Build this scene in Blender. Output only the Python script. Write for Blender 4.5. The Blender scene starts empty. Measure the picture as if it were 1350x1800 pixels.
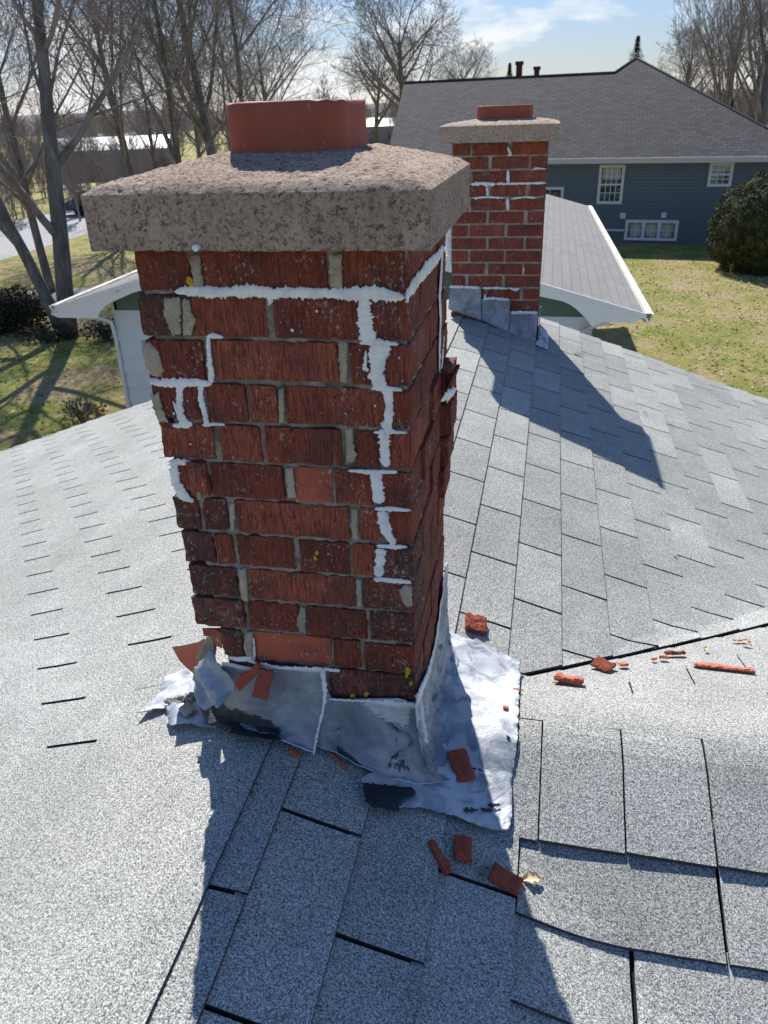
import bpy, math, random, sys
from math import sin, cos, pi, radians, sqrt
from mathutils import Vector, Matrix, noise
random.seed(7)
SC = bpy.context.scene
COL = SC.collection

# ------------------------------------------------------------------ camera
FPX, PITCH, ROLL, YAW = 1356.54, .478921, -.035397, -.212234
CAMP = Vector((.18499, -1.07566, .16211))
F_ = Vector((sin(YAW)*cos(PITCH), cos(YAW)*cos(PITCH), -sin(PITCH)))
_R = Vector((cos(YAW), -sin(YAW), 0)); _U = _R.cross(F_)
R_ = cos(ROLL)*_R + sin(ROLL)*_U; U_ = -sin(ROLL)*_R + cos(ROLL)*_U
cd = bpy.data.cameras.new('camera'); cam = bpy.data.objects.new('camera', cd); COL.objects.link(cam)
m = Matrix((R_, U_, -F_)).transposed().to_4x4(); m.translation = CAMP; cam.matrix_world = m
cd.sensor_fit = 'VERTICAL'; cd.sensor_height = 36; cd.lens = FPX/1800*36
cd.clip_start = .05; cd.clip_end = 3000
cd.dof.use_dof = True; cd.dof.focus_distance = 1.45; cd.dof.aperture_fstop = 13
SC.camera = cam

# ------------------------------------------------------------------ light
SUN_AZ, SUN_EL = radians(-19.6), radians(41)
sd = bpy.data.lights.new('sun', 'SUN'); sd.energy = 5.0; sd.angle = radians(.53); sd.color = (1, .945, .865)
so = bpy.data.objects.new('sun', sd); COL.objects.link(so)
sdir = Vector((sin(SUN_AZ)*cos(SUN_EL), cos(SUN_AZ)*cos(SUN_EL), sin(SUN_EL)))
so.rotation_euler = sdir.to_track_quat('Z', 'Y').to_euler()
W = bpy.data.worlds.new('World'); SC.world = W; W.use_nodes = True
nt = W.node_tree; nd = nt.nodes; lk = nt.links
bg = nd['Background']; sky = nd.new('ShaderNodeTexSky'); sky.sky_type = 'NISHITA'; sky.sun_disc = False
sky.sun_elevation = SUN_EL; sky.sun_rotation = SUN_AZ; sky.air_density = 1.0; sky.dust_density = .15; sky.ozone_density = 4.0
bg.inputs['Strength'].default_value = .108
SKY_HI, SKY_LO = (.88, .93, 1.02, 1), (.43, .405, .46, 1)
tc = nd.new('ShaderNodeTexCoord'); mp = nd.new('ShaderNodeMapping'); mp.inputs['Scale'].default_value = (1.0, 1.0, 3.2)
mp.inputs['Location'].default_value = (.35, .1, .3)
nz = nd.new('ShaderNodeTexNoise'); nz.inputs['Scale'].default_value = 5.5; nz.inputs['Detail'].default_value = 9; nz.inputs['Roughness'].default_value = .58
cr = nd.new('ShaderNodeValToRGB'); cr.color_ramp.elements[0].position = .47; cr.color_ramp.elements[1].position = .57
mx = nd.new('ShaderNodeMix'); mx.data_type = 'RGBA'; mx.inputs['B'].default_value = (6.2, 6.3, 6.4, 1)
ml = nd.new('ShaderNodeMath'); ml.operation = 'MULTIPLY'; ml.inputs[1].default_value = .8
lk.new(tc.outputs['Generated'], mp.inputs['Vector']); lk.new(mp.outputs[0], nz.inputs['Vector']); lk.new(nz.outputs['Fac'], cr.inputs[0])
sxz = nd.new('ShaderNodeSeparateXYZ'); lk.new(tc.outputs['Generated'], sxz.inputs[0])   # cloud bank lies low over the horizon
lo = nd.new('ShaderNodeMapRange'); lo.inputs['From Min'].default_value = .17; lo.inputs['From Max'].default_value = .09; lk.new(sxz.outputs['Z'], lo.inputs['Value'])
lm = nd.new('ShaderNodeMath'); lm.operation = 'MULTIPLY'; lk.new(cr.outputs[0], lm.inputs[0]); lk.new(lo.outputs[0], lm.inputs[1])
tn = nd.new('ShaderNodeMix'); tn.data_type = 'RGBA'; tn.blend_type = 'MULTIPLY'; tn.inputs['Factor'].default_value = 1
tb = nd.new('ShaderNodeMix'); tb.data_type = 'RGBA'; tb.inputs['A'].default_value = SKY_HI; tb.inputs['B'].default_value = SKY_LO
lz = nd.new('ShaderNodeMapRange'); lz.inputs['From Min'].default_value = .45; lz.inputs['From Max'].default_value = .0; lk.new(sxz.outputs['Z'], lz.inputs['Value']); lk.new(lz.outputs[0], tb.inputs['Factor'])
lk.new(tb.outputs['Result'], tn.inputs['B']); lk.new(sky.outputs[0], tn.inputs['A'])
lk.new(lm.outputs[0], ml.inputs[0]); lk.new(ml.outputs[0], mx.inputs['Factor']); lk.new(tn.outputs['Result'], mx.inputs['A'])
lk.new(mx.outputs['Result'], bg.inputs['Color'])
SC.view_settings.view_transform = 'Standard'; SC.view_settings.look = 'None'; SC.view_settings.exposure = .6; SC.view_settings.gamma = 1

# ------------------------------------------------------------------ pixel -> place (positions measured in the photograph)
def ray(x, y): return F_ + R_*((x-675)/FPX) - U_*((y-900)/FPX)
def on(q, ax, v):
    d = ray(*q); return CAMP + d*((v-CAMP[ax])/d[ax])
def onplane(q, n, d0):
    d = ray(*q); return CAMP + d*((d0-n.dot(CAMP))/n.dot(d))
def atdist(x, D, z=0.):
    d = ray(x, 200); h = Vector((d.x, d.y, 0)).normalized()
    return Vector((CAMP.x+h.x*D, CAMP.y+h.y*D, z))
def N(v, s=1., o=0.): return noise.noise(Vector((v[0]*s+o, v[1]*s-o, v[2]*s+o*.5)))
U = random.uniform

# ------------------------------------------------------------------ mesh helpers
class MB:
    def __init__(s): s.v = []; s.f = []; s.a = []
    def add(s, vs, fs, a=0.):
        o = len(s.v); s.v += [tuple(v) for v in vs]
        for f in fs: s.f.append(tuple(i+o for i in f)); s.a.append(a)
    def box(s, x0, x1, y0, y1, z0, z1, a=0.):
        vs = [(x, y, z) for z in (z0, z1) for y in (y0, y1) for x in (x0, x1)]
        s.add(vs, [(0,2,3,1),(4,5,7,6),(0,1,5,4),(2,6,7,3),(0,4,6,2),(1,3,7,5)], a)
    def prism(s, poly, off, a=0.):          # poly: list of Vector, extruded by off
        n = len(poly); vs = [Vector(p) for p in poly]+[Vector(p)+off for p in poly]
        s.add(vs, [tuple(range(n-1, -1, -1)), tuple(range(n, 2*n))]+[(i, (i+1) % n, n+(i+1) % n, n+i) for i in range(n)], a)
    def tube(s, pts, rs, k=6, a=0., cap=True):
        o = len(s.v); up = Vector((.3, .2, .93)); n = len(pts)
        for i, p in enumerate(pts):
            d = (pts[min(i+1, n-1)]-pts[max(i-1, 0)])
            if d.length < 1e-9: d = Vector((0, 0, 1))
            d.normalize(); e = d.cross(up)
            if e.length < .05: e = d.cross(Vector((1, 0, 0)))
            e.normalize(); g = d.cross(e)
            for j in range(k):
                t = 2*pi*j/k; s.v.append(tuple(p+(e*cos(t)+g*sin(t))*rs[i]))
        for i in range(n-1):
            for j in range(k):
                j2 = (j+1) % k; s.f.append((o+i*k+j, o+i*k+j2, o+(i+1)*k+j2, o+(i+1)*k+j)); s.a.append(a)
        if cap:
            s.f.append(tuple(o+(n-1)*k+j for j in range(k))); s.a.append(a)
            s.f.append(tuple(o+j for j in range(k-1, -1, -1))); s.a.append(a)
    def grid(s, fn, nu, nv, a=0.):
        o = len(s.v)
        for i in range(nu+1):
            for j in range(nv+1): s.v.append(tuple(fn(i/nu, j/nv)))
        for i in range(nu):
            for j in range(nv):
                p = o+i*(nv+1)+j; s.f.append((p, p+nv+1, p+nv+2, p+1)); s.a.append(a)
    def build(s, name, mat, parent=None, smooth=False, fix=False):
        me = bpy.data.meshes.new(name); me.from_pydata(s.v, [], s.f)
        at = me.attributes.new('tint', 'FLOAT', 'FACE'); at.data.foreach_set('value', s.a)
        if smooth: me.polygons.foreach_set('use_smooth', [True]*len(me.polygons))
        me.materials.append(mat); me.update()
        if fix:
            import bmesh
            b = bmesh.new(); b.from_mesh(me); bmesh.ops.recalc_face_normals(b, faces=b.faces); b.to_mesh(me); b.free()
        o = bpy.data.objects.new(name, me); COL.objects.link(o)
        if parent is not None:
            o.parent = parent; o.matrix_parent_inverse = Matrix.Translation(parent.location).inverted()
        return o
def split(mb):                       # one MB per connected piece
    par = list(range(len(mb.v)))
    def find(i):
        while par[i] != i: par[i] = par[par[i]]; i = par[i]
        return i
    for f in mb.f:
        a = find(f[0])
        for i in f[1:]: par[find(i)] = a
    grp = {}
    for k, f in enumerate(mb.f): grp.setdefault(find(f[0]), []).append(k)
    out = []
    for ks in grp.values():
        m_ = MB(); mp = {}
        for k in ks:
            g = []
            for i in mb.f[k]:
                if i not in mp: mp[i] = len(m_.v); m_.v.append(mb.v[i])
                g.append(mp[i])
            m_.f.append(tuple(g)); m_.a.append(mb.a[k])
        out.append(m_)
    return out
def build_each(mb, name, mat, parent, smooth=False, fix=True): return [x.build(name, mat, parent, smooth, fix) for x in split(mb)]
def tag(o, label=None, cat=None, group=None, kind=None):
    for k, v in (('label', label), ('category', cat), ('group', group), ('kind', kind)):
        if v: o[k] = v
    return o
def empty(name, loc, label, cat, group=None):
    o = bpy.data.objects.new(name, None); COL.objects.link(o); o.location = loc; o.empty_display_size = .1
    return tag(o, label, cat, group)

# ------------------------------------------------------------------ material helpers
def pieces(name, mat, parent, items, smooth=True, fix=True):
    out = []
    for fn in items:
        mb = MB(); fn(mb); out.append(mb.build(name, mat, parent, smooth, fix))
    return out
class M:
    def __init__(s, name, rough=.8, metal=0., spec=.3):
        s.m = bpy.data.materials.new(name); s.m.use_nodes = True; s.t = s.m.node_tree; s.b = s.t.nodes['Principled BSDF']
        s.b.inputs['Roughness'].default_value = rough; s.b.inputs['Metallic'].default_value = metal
        s.b.inputs['Specular IOR Level'].default_value = spec; s.tc = s.n('TexCoord').outputs['Object']; s.nrm = None
    def n(s, k): return s.t.nodes.new('ShaderNode'+k)
    def l(s, a, b): s.t.links.new(a, b)
    def vec(s, sc):
        mp = s.n('Mapping'); mp.inputs['Scale'].default_value = sc if isinstance(sc, tuple) else (sc,)*3; s.l(s.tc, mp.inputs['Vector']); return mp.outputs[0]
    def noise(s, sc, det=3, rough=.5, dist=0.):
        n = s.n('TexNoise'); n.inputs['Scale'].default_value = 1; n.inputs['Detail'].default_value = det; n.inputs['Roughness'].default_value = rough; n.inputs['Distortion'].default_value = dist
        s.l(s.vec(sc), n.inputs['Vector']); return n.outputs['Fac']
    def attr(s, nm='tint'): a = s.n('Attribute'); a.attribute_name = nm; return a.outputs['Fac']
    def math(s, op, a, b=0., clamp=False):
        n = s.n('Math'); n.operation = op; n.use_clamp = clamp
        for i, x in enumerate((a, b)):
            if isinstance(x, (int, float)): n.inputs[i].default_value = x
            else: s.l(x, n.inputs[i])
        return n.outputs[0]
    def step(s, f, lo, hi):
        n = s.n('MapRange'); n.inputs['From Min'].default_value = lo; n.inputs['From Max'].default_value = hi; s.l(f, n.inputs['Value']); return n.outputs[0]
    def ramp(s, f, stops, const=False):
        n = s.n('ValToRGB'); e = n.color_ramp.elements
        if const: n.color_ramp.interpolation = 'CONSTANT'
        while len(e) < len(stops): e.new(.5)
        for i, (p, c) in enumerate(stops): e[i].position = p; e[i].color = (*c, 1)
        s.l(f, n.inputs[0]); return n.outputs[0]
    def mix(s, f, a, b, mode='MIX'):
        n = s.n('Mix'); n.data_type = 'RGBA'; n.blend_type = mode
        for k, x in (('Factor', f), ('A', a), ('B', b)):
            i = n.inputs[k] if k == 'Factor' else [q for q in n.inputs if q.name == k and q.type == 'RGBA'][0]
            if isinstance(x, (int, float)): i.default_value = x if k == 'Factor' else (x, x, x, 1)
            elif isinstance(x, tuple): i.default_value = (*x, 1)
            else: s.l(x, i)
        return [q for q in n.outputs if q.type == 'RGBA'][0]
    def col(s, c):
        if isinstance(c, tuple): s.b.inputs['Base Color'].default_value = (*c, 1)
        else: s.l(c, s.b.inputs['Base Color'])
        return s
    def bump(s, f, dist=.001, st=1.):
        n = s.n('Bump'); n.inputs['Distance'].default_value = dist; n.inputs['Strength'].default_value = st; s.l(f, n.inputs['Height'])
        if s.nrm is not None: s.l(s.nrm, n.inputs['Normal'])
        s.nrm = n.outputs[0]; s.l(s.nrm, s.b.inputs['Normal']); return s
    def rough(s, f): s.l(f, s.b.inputs['Roughness']); return s

def flat(name, c, rough=.7, var=.12, sc=6., metal=0., bump=0.):
    q = M(name, rough, metal); f = q.noise(sc, 4, .6)
    q.col(q.mix(f, tuple(x*(1-var) for x in c), tuple(min(1, x*(1+var)) for x in c)))
    if bump: q.bump(f, bump)
    return q.m

# shingles: mineral granules, tab to tab variation, weather stains
def shingle_mat(name='shingle_granules', gain=1., sc=620, warm=0.):
    q = M(name, .93, 0, .25)
    g = q.noise(sc*.75, 2, .6); g2 = q.noise(sc*.40, 2, .6)
    gg = q.math('ADD', q.math('MULTIPLY', g, .62), q.math('MULTIPLY', g2, .38))
    c = q.ramp(gg, [(.34, (.04, .045, .05)), (.45, (.20, .21, .205)), (.515, (.40, .407, .385)), (.62, (.75, .75, .695))])
    big = q.noise(1.5, 4, .6); blot = q.noise(7, 4, .6)
    v = q.math('ADD', q.math('MULTIPLY', q.math('MAXIMUM', q.attr(), 0), .28), q.math('ADD', q.math('MULTIPLY', q.step(big, .3, .7), .22), q.math('MULTIPLY', q.step(blot, .3, .7), .16)))
    v = q.math('MULTIPLY', q.math('ADD', v, .65), gain)
    cv = q.n('CombineColor'); [q.l(v, cv.inputs[i]) for i in range(3)]
    c = q.mix(1., c, cv.outputs[0], 'MULTIPLY')
    if warm: c = q.mix(warm, c, (.30, .27, .25))
    c = q.mix(q.math('MULTIPLY', q.step(q.attr(), -.3, -.6), .85), c, (.025, .026, .03))
    q.col(c); q.bump(gg, .0011, 1.); return q.m
MSH = shingle_mat(gain=.88)
MDECK = flat('felt_underlay', (.018, .019, .022), .95, .3, 60)

# brick: vertically combed face, scarred specks, smooth spalled patches (tint > 1)
def brick_mat(name='combed_brick', clean=0., ribs=True, bright=1., SMOOTHC=(.42, .095, .052)):
    q = M(name, .82, 0, .3); a = q.attr()
    gm = q.step(a, 2.9, 3.); sm = q.math('MULTIPLY', q.step(a, 1.45, 1.5), q.math('SUBTRACT', 1, gm))                       # 0 combed, 1 smooth
    fr = q.math('FRACT', a)
    rib = q.noise((270, 270, 24), 5, .75, .5); fine = q.noise(260, 4, .65); pit = q.noise(90, 4, .6)
    base = q.ramp(fr, [(0, tuple(bright*x for x in (.29, .068, .040))), (.45, tuple(bright*x for x in (.40, .093, .055))), (.9, tuple(bright*x for x in (.52, .14, .085)))])
    ribk = q.step(rib, .38, .54)
    c = q.mix(q.math('MULTIPLY', q.math('SUBTRACT', 1, ribk), q.math('SUBTRACT', .85, q.math('MULTIPLY', sm, .8))), base, (.085, .018, .013))
    c = q.mix(q.math('MULTIPLY', q.step(pit, .5, .75), .35), c, (.5, .16, .1))
    c = q.mix(q.math('MULTIPLY', sm, .55), c, SMOOTHC)
    gn_ = q.noise(42, 5, .72)
    c = q.mix(q.math('MULTIPLY', gm, q.math('ADD', .25, q.math('MULTIPLY', q.step(gn_, .42, .6), .6))), c, (.055, .045, .045))
    c = q.mix(q.math('MULTIPLY', gm, q.math('MULTIPLY', q.step(q.noise(95, 5, .75), .56, .64), .75)), c, (.33, .33, .32))
    low = q.noise(11, 4, .65)                      # grime
    c = q.mix(q.math('MULTIPLY', q.step(low, .46, .66), .62*(1-clean)), c, (.085, .052, .048))
    sp = q.noise((170, 170, 120), 5, .72); msk = q.noise(16, 3, .6)
    spk = q.step(q.math('ADD', sp, q.math('MULTIPLY', msk, .38)), .805, .835)
    c = q.mix(q.math('MULTIPLY', spk, 1-clean), c, (.42, .42, .40))
    q.col(c)
    q.bump(q.math('MULTIPLY', rib, q.math('SUBTRACT', 1, q.math('MULTIPLY', sm, .8))), (.011), 1.)
    q.bump(fine, .0012, 1.); return q.m
MBR = brick_mat()
def mortar_mat(name='sandy_mortar', c0=(.11, .10, .085), c1=(.42, .37, .31)):
    q = M(name, .95); f = q.noise(240, 4, .7); b = q.noise(22, 4, .6)
    c = q.mix(q.step(b, .3, .7), c0, c1); c = q.mix(q.math('MULTIPLY', q.step(f, .5, .7), .5), c, (.10, .09, .08))
    q.col(c); q.bump(f, .0016, 1.); return q.m
MMO = mortar_mat()
MMP = mortar_mat('mortar_smear', (.30, .26, .20), (.52, .46, .36))
def sealant_mat():
    q = M('white_sealant', .45, 0, .5); f = q.noise((160, 160, 60), 4, .6); b = q.noise(40, 4, .6)
    q.col(q.mix(q.math('MULTIPLY', q.step(b, .46, .68), .6), (.78, .79, .79), (.50, .51, .52))); q.bump(f, .0012, 1.); return q.m
MSE = sealant_mat()
def concrete_mat(name, c0, c1, sc=1.):
    q = M(name, .95); f = q.noise(190*sc, 5, .72); b = q.noise(14, 5, .65); v = q.noise(60*sc, 3, .6)
    c = q.mix(q.step(b, .3, .7), c0, c1); c = q.mix(q.math('MULTIPLY', q.step(f, .48, .62), .7), c, (.11, .09, .08)); c = q.mix(q.math('MULTIPLY', q.step(q.noise((40, 40, 22), 5, .75, .6), .57, .66), .20), c, (.09, .075, .07))
    pb = q.n('TexVoronoi'); pb.inputs['Scale'].default_value = 1; q.l(q.vec(95*sc), pb.inputs['Vector'])
    c = q.mix(q.math('MULTIPLY', q.math('LESS_THAN', pb.outputs['Distance'], .17), .6), c, q.ramp(v, [(.3, (.07, .06, .06)), (.5, (.5, .44, .4)), (.7, (.66, .62, .58))]))
    lich = q.noise(30, 5, .7); c = q.mix(q.math('MULTIPLY', q.step(lich, .66, .72), .5), c, (.34, .34, .27))
    q.col(c); q.bump(f, .006, 1.); q.bump(v, .006, .8); q.bump(q.math('MULTIPLY', q.step(q.noise(120*sc, 2, .5), .30, .38), 1.), .006, 1.); return q.m
MCO = concrete_mat('weathered_concrete', (.42, .30, .225), (.60, .46, .36))
MCO2 = concrete_mat('warm_concrete', (.46, .34, .25), (.62, .48, .37))
def clay_mat():
    q = M('clay_flue', .75); f = q.noise(300, 4, .6); b = q.noise((9, 9, 5), 4, .6); w = q.noise(55, 5, .75)
    c = q.mix(q.step(b, .3, .7), (.29, .075, .048), (.38, .105, .066)); c = q.mix(q.math('MULTIPLY', q.step(w, .64, .69), .6), c, (.42, .36, .33))
    q.col(c); q.bump(f, .0006, 1.); return q.m
MCL = clay_mat()
def lead_mat(name='painted_lead_flashing', white=.68, dark=.62, mt=.35):
    q = M(name, .55, mt, .4); b = q.noise(9, 4, .6, .6); w = q.noise(20, 4, .6, .8); f = q.noise(120, 4, .6); d = q.noise(9, 5, .6, 1.2)
    c = q.mix(q.step(b, .35, .65), (.17, .20, .245), (.36, .40, .45))
    c = q.mix(q.math('MULTIPLY', q.step(w, white, white+.10), .75), c, (.52, .54, .56))
    c = q.mix(q.math('MULTIPLY', q.step(d, dark, dark+.04), .9), c, (.035, .042, .055))
    a = q.attr(); ed = q.math('MULTIPLY', q.math('SUBTRACT', q.noise(45, 4, .7), .5), 1.6)
    c = q.mix(q.math('MULTIPLY', q.step(q.math('ADD', q.math('SUBTRACT', a, 1.5), ed), -.05, .05), .92), c, (.62, .63, .65))
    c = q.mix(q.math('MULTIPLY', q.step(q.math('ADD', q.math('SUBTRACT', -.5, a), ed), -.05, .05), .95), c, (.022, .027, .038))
    q.col(c); q.bump(w, .003, .8); q.bump(f, .0008, 1.); return q.m
MLE = lead_mat(); MLW = lead_mat('whitened_lead_sheet', .42, .74, .15); MLP = lead_mat('plain_lead', .62, .74)
MTAR = flat('black_tar', (.02, .024, .032), .4, .4, 30, 0, .002)
MMOSS = flat('orange_lichen', (.42, .17, .02), .95, .4, 300, 0, .002)
MYEL = flat('yellow_lichen', (.50, .33, .03), .95, .4, 300, 0, .002)
MWHT = flat('white_paint', (.72, .73, .74), .55, .08, 20)

# ------------------------------------------------------------------ roof surface as a height field
XR, ZR, SL = -.29, -.89, .345
YC, ZC, SC2 = .17, -.975, .345
YEND = 3.95
def smin(a, b, k):
    h = max(0., k-abs(a-b))/k; return min(a, b)-h*h*k*.25
def smax(a, b, k): return -smin(-a, -b, k)
def H(x, y, wav=True):
    main = smin(ZR+SL*(x-XR), ZR-SL*(x-XR), .05)
    z = main
    if x > -.12:
        cr = smin(ZC+SC2*(y-YC), ZC-SC2*(y-YC), .05)
        z = smax(main, cr, .02)
    if wav:
        z += .004*noise.noise(Vector((x*2.3, y*2.0, 3)))+(.0035*noise.noise(Vector((x*5+y*4, y*3, 7))) if x < XR else 0)
    return z
def onH(q, lift=0.):
    d = ray(*q); t = .3; p = CAMP
    lo, hi = .2, 8.
    s = lo
    while s < hi:
        P = CAMP+d*s
        if P.z < H(P.x, P.y)+lift: break
        s += .02
    a, b = s-.02, s
    for _ in range(14):
        c = (a+b)/2; P = CAMP+d*c
        if P.z < H(P.x, P.y)+lift: b = c
        else: a = c
    return CAMP+d*b
def vly(x): return .245+.873*x      # far valley line of the cross wing

house = empty('shingled_house', (0, 1, -5.1), 'house with light grey shingle roof in the foreground, both brick chimneys rising from it', 'house')
# deck sheet just under the shingles
dk = MB()
XS = [-4.75+.09*i for i in range(int(9.3/.09)+1)]; YS = [-2.6+.09*i for i in range(int((YEND+2.6)/.09)+1)]
o = 0
for x in XS:
    for y in YS: dk.v.append((x, y, H(x, y)-.004))
ny = len(YS)
for i in range(len(XS)-1):
    for j in range(ny-1):
        dk.f.append((i*ny+j, (i+1)*ny+j, (i+1)*ny+j+1, i*ny+j+1)); dk.a.append(0)
XW, XE = XS[0], XS[-1]; Y0 = YS[0]
roof = dk.build('roof', MDECK, house, True)

def clip(poly, n, c):                # keep points with n.p >= c
    out = []
    for i in range(len(poly)):
        a, b = poly[i], poly[(i+1) % len(poly)]; da = n[0]*a[0]+n[1]*a[1]-c; db = n[0]*b[0]+n[1]*b[1]-c
        if da >= 0: out.append(a)
        if da*db < 0:
            t = da/(da-db); out.append(tuple(a[k]+(b[k]-a[k])*t for k in range(3)))
    return out
sh = MB()
TH = .0045
def tab(x0, x1, y0, y1, lift, tint, clips=(), TH=TH):   # lift(x,y) above the deck; polygon follows the deck
    rs_ = .028 if (y0 < .2 and x0 < .9 and x1 > .1) else .07
    nx = max(1, int((x1-x0)/rs_)); nyy = max(1, int((y1-y0)/rs_))
    def jag(x, y): return .0012*noise.noise(Vector((x*60, y*60, 1)))
    ring = [(x0+(x1-x0)*i/nx, y0) for i in range(nx)]+[(x1, y0+(y1-y0)*i/nyy) for i in range(nyy)]+[(x1-(x1-x0)*i/nx, y1) for i in range(nx)]+[(x0, y1-(y1-y0)*i/nyy) for i in range(nyy)]
    clipped = False
    for (n, c) in clips:
        k = [n[0]*a+n[1]*b-c >= 0 for a, b in ring]
        if not any(k): return
        if not all(k): clipped = True
    if clipped or not clips:
        pass
    if clipped:
        poly = [(x0, y0, 0), (x1, y0, 0), (x1, y1, 0), (x0, y1, 0)]
        for n, c in clips:
            poly = clip(poly, n, c)
            if len(poly) < 3: return
        pts = []
        for i in range(len(poly)):
            a, b = poly[i], poly[(i+1) % len(poly)]; L = math.hypot(a[0]-b[0], a[1]-b[1]); k = max(1, int(L/.07))
            for j in range(k): pts.append((a[0]+(b[0]-a[0])*j/k, a[1]+(b[1]-a[1])*j/k))
        top = [Vector((x+jag(x, y), y+jag(y, x), H(x, y)+lift(x, y)+TH)) for x, y in pts]
        n = len(top); cx = sum(p.x for p in top)/n; cy = sum(p.y for p in top)/n
        vs = top+[p-Vector((0, 0, TH+.003)) for p in top]+[Vector((cx, cy, H(cx, cy)+lift(cx, cy)+TH))]
        sh.add(vs, [(i, (i+1) % n, 2*n) for i in range(n)], tint); k0 = len(sh.v)-len(vs)
        for i in range(n): sh.f.append((k0+n+i, k0+n+(i+1) % n, k0+(i+1) % n, k0+i)); sh.a.append(-1.)
        return
    vs = []; fs = []
    for i in range(nx+1):
        for j in range(nyy+1):
            x = x0+(x1-x0)*i/nx; y = y0+(y1-y0)*j/nyy
            xx, yy = (x+jag(x, y), y+jag(y, x)) if (i in (0, nx) or j in (0, nyy)) else (x, y)
            vs.append(Vector((xx, yy, H(x, y)+lift(x, y)+TH)))
    w = nyy+1
    for i in range(nx):
        for j in range(nyy): p = i*w+j; fs.append((p, p+w, p+w+1, p+1))
    b = [i*w for i in range(nx)]+[nx*w+j for j in range(nyy)]+[i*w+nyy for i in range(nx, 0, -1)]+[j for j in range(nyy, 0, -1)]
    o = len(vs); vs += [vs[i]-Vector((0, 0, TH+.003)) for i in b]; n = len(b)
    k0 = len(sh.v); sh.add(vs, fs, tint)
    for i in range(n): sh.f.append((k0+o+i, k0+o+(i+1) % n, k0+b[(i+1) % n], k0+b[i])); sh.a.append(-1.)
EX = .1325
SLOT = .008
def chim(x0, x1, y0, y1):            # tabs wholly under a chimney are skipped
    for a, b, c, d in ((-.40, -.01, .01, .40), (-.33, .14, 3.38, 3.77)):
        if x0 > a and x1 < b and y0 > c and y1 < d: return True
    return False
# right plane
k = -2; xk = .019+EX*k
while xk < XE:
    x0, x1 = max(xk-.02, XR), min(xk+EX, XE)
    if k == -2: x0 = XR+.001; x1 = -.1135-.132+.018
    par = k % 2
    if k == -2: x1 = .019-EX
    if k == -3: pass
    y = 1.034-.31*12+(.157 if par == 0 else 0)
    slots = []
    while y < YEND+.3: slots.append(y); y += .31
    yy = [Y0]+[s for s in slots if s > Y0]
    for a, b in zip(yy, yy[1:]+[YEND+.3]):
        a2, b2 = a+SLOT/2, min(b-SLOT/2, YEND)
        if b2-a2 < .02 or chim(x0, x1, a2, b2): continue
        t = random.random()**1.6
        lf = lambda x, y, xk=xk: .001+.008*max(0, min(1, (x-xk)/EX))
        if b2 < .43:
            if b2 > .2: tab(x0, x1, max(a2, .2), b2, lf, t, [((-1, 0), -.2003)])
        elif a2 > vly(x1):
            tab(x0, x1, a2, b2, lf, t, (), .0055)
        else:
            lf2 = lambda x, y, xk=xk: .003+.006*max(0, min(1, (x-xk)/EX))
            tab(x0, x1, a2, b2, lf2, t, [((-.873, 1), .250)])
            if x0 < .205 and a2 < .42: tab(x0, min(x1, .205), a2, min(b2, vly(x0)), lf, t, [((.873, -1), -.232)])
    xk += EX; k += 1
for q0, q1, ss in ((-.289, -.2085, (-1.035, -.695, -.354, .0)), (-.2085, -.069, (-.86, -.52, -.18, .12)), (-.069, .067, (-1.035, -.695, -.357, -.02)), (.067, .205, (-.86, -.52, -.182, .11))):
    ss = [Y0]+[y for y in ss]+[.2]
    for a, b in zip(ss, ss[1:]):
        tab(max(q0-.02, XR+.001), q1, a+SLOT/2, b-SLOT/2, lambda x, y, q0=q0, q1=q1: .0015+.008*max(0, min(1, (x-q0)/(q1-q0))), random.random(), [((-1, 0), -.2003)], .006)
# left plane: joined strips with open slots only where the photograph shows them
EL = .139; j = 0; xk = -.702
tab_s = (XR-.001, xk)
def wavy(x, y): return .002
y = Y0
while y < YEND:                      # wrap sheet over the ridge
    b = min(y+.93, YEND)
    if not chim(-.36, XR, y, b): tab(-.702, XR+.02, y, b-.002, lambda x, y: .0085 if x > XR-.01 else .006, .45+.1*random.random())
    y += .93
while xk > XW:
    x1, x0 = xk+.02, max(xk-EL, XW)
    s = .026+.1755*j; s -= .375*math.floor((s-Y0)/.375)
    s0 = s
    while s0 < YEND+.375:
        a2, b2 = max(s0-.375, Y0)+SLOT*.6, min(s0, YEND)-SLOT*.6
        if b2-a2 > .02: tab(x0, x1, a2, b2, lambda x, y, xk=xk: .001+.006*max(0, min(1, (xk-x)/EL)), .35+.3*random.random())
        s0 += .375
    xk -= EL; j += 1
# cross wing, near slope (courses along x), ridge caps, far slope
VC = ((1, 0), .205)
yk = YC-.2; r = 0
e2 = .148
yk = -.062-.0; r = 1
while yk > Y0:
    y1, y0 = yk+.02, max(yk-e2, Y0)
    off = .205 if r % 2 else .395
    xs = [off+.342*i-.342*0 for i in range(14)]
    xs = [.2] + [x for x in xs if x > .24]+[XE]
    for a, b in zip(xs, xs[1:]):
        sl = .008 if r % 2 == 0 else .006
        tab(a+(sl/2 if (a > .21 or r == 1) else 0), b-sl/2, y0, y1, lambda x, y, yk=yk: .001+.008*max(0, min(1, (yk-y)/e2)), random.random()*.8, (), .006)
    yk -= e2; r += 1
yk = .345; r = 0
while yk < 3.9:
    y0, y1 = yk-.02, yk+EX
    xs = [.13+.31*i+(.155 if r % 2 else 0) for i in range(16)]; xs = [x for x in xs if x < XE]
    for a, b in zip([-.05]+xs, xs+[XE]):
        if (y0-.245)/.873-.1 > b: continue
        tab(a+.002, b-.002, y0, y1, lambda x, y, yk=yk: .0005+.003*max(0, min(1, (y-yk)/EX)),  .4, [((.873, -1), -.236)], .003)
    yk += EX; r += 1
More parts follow.
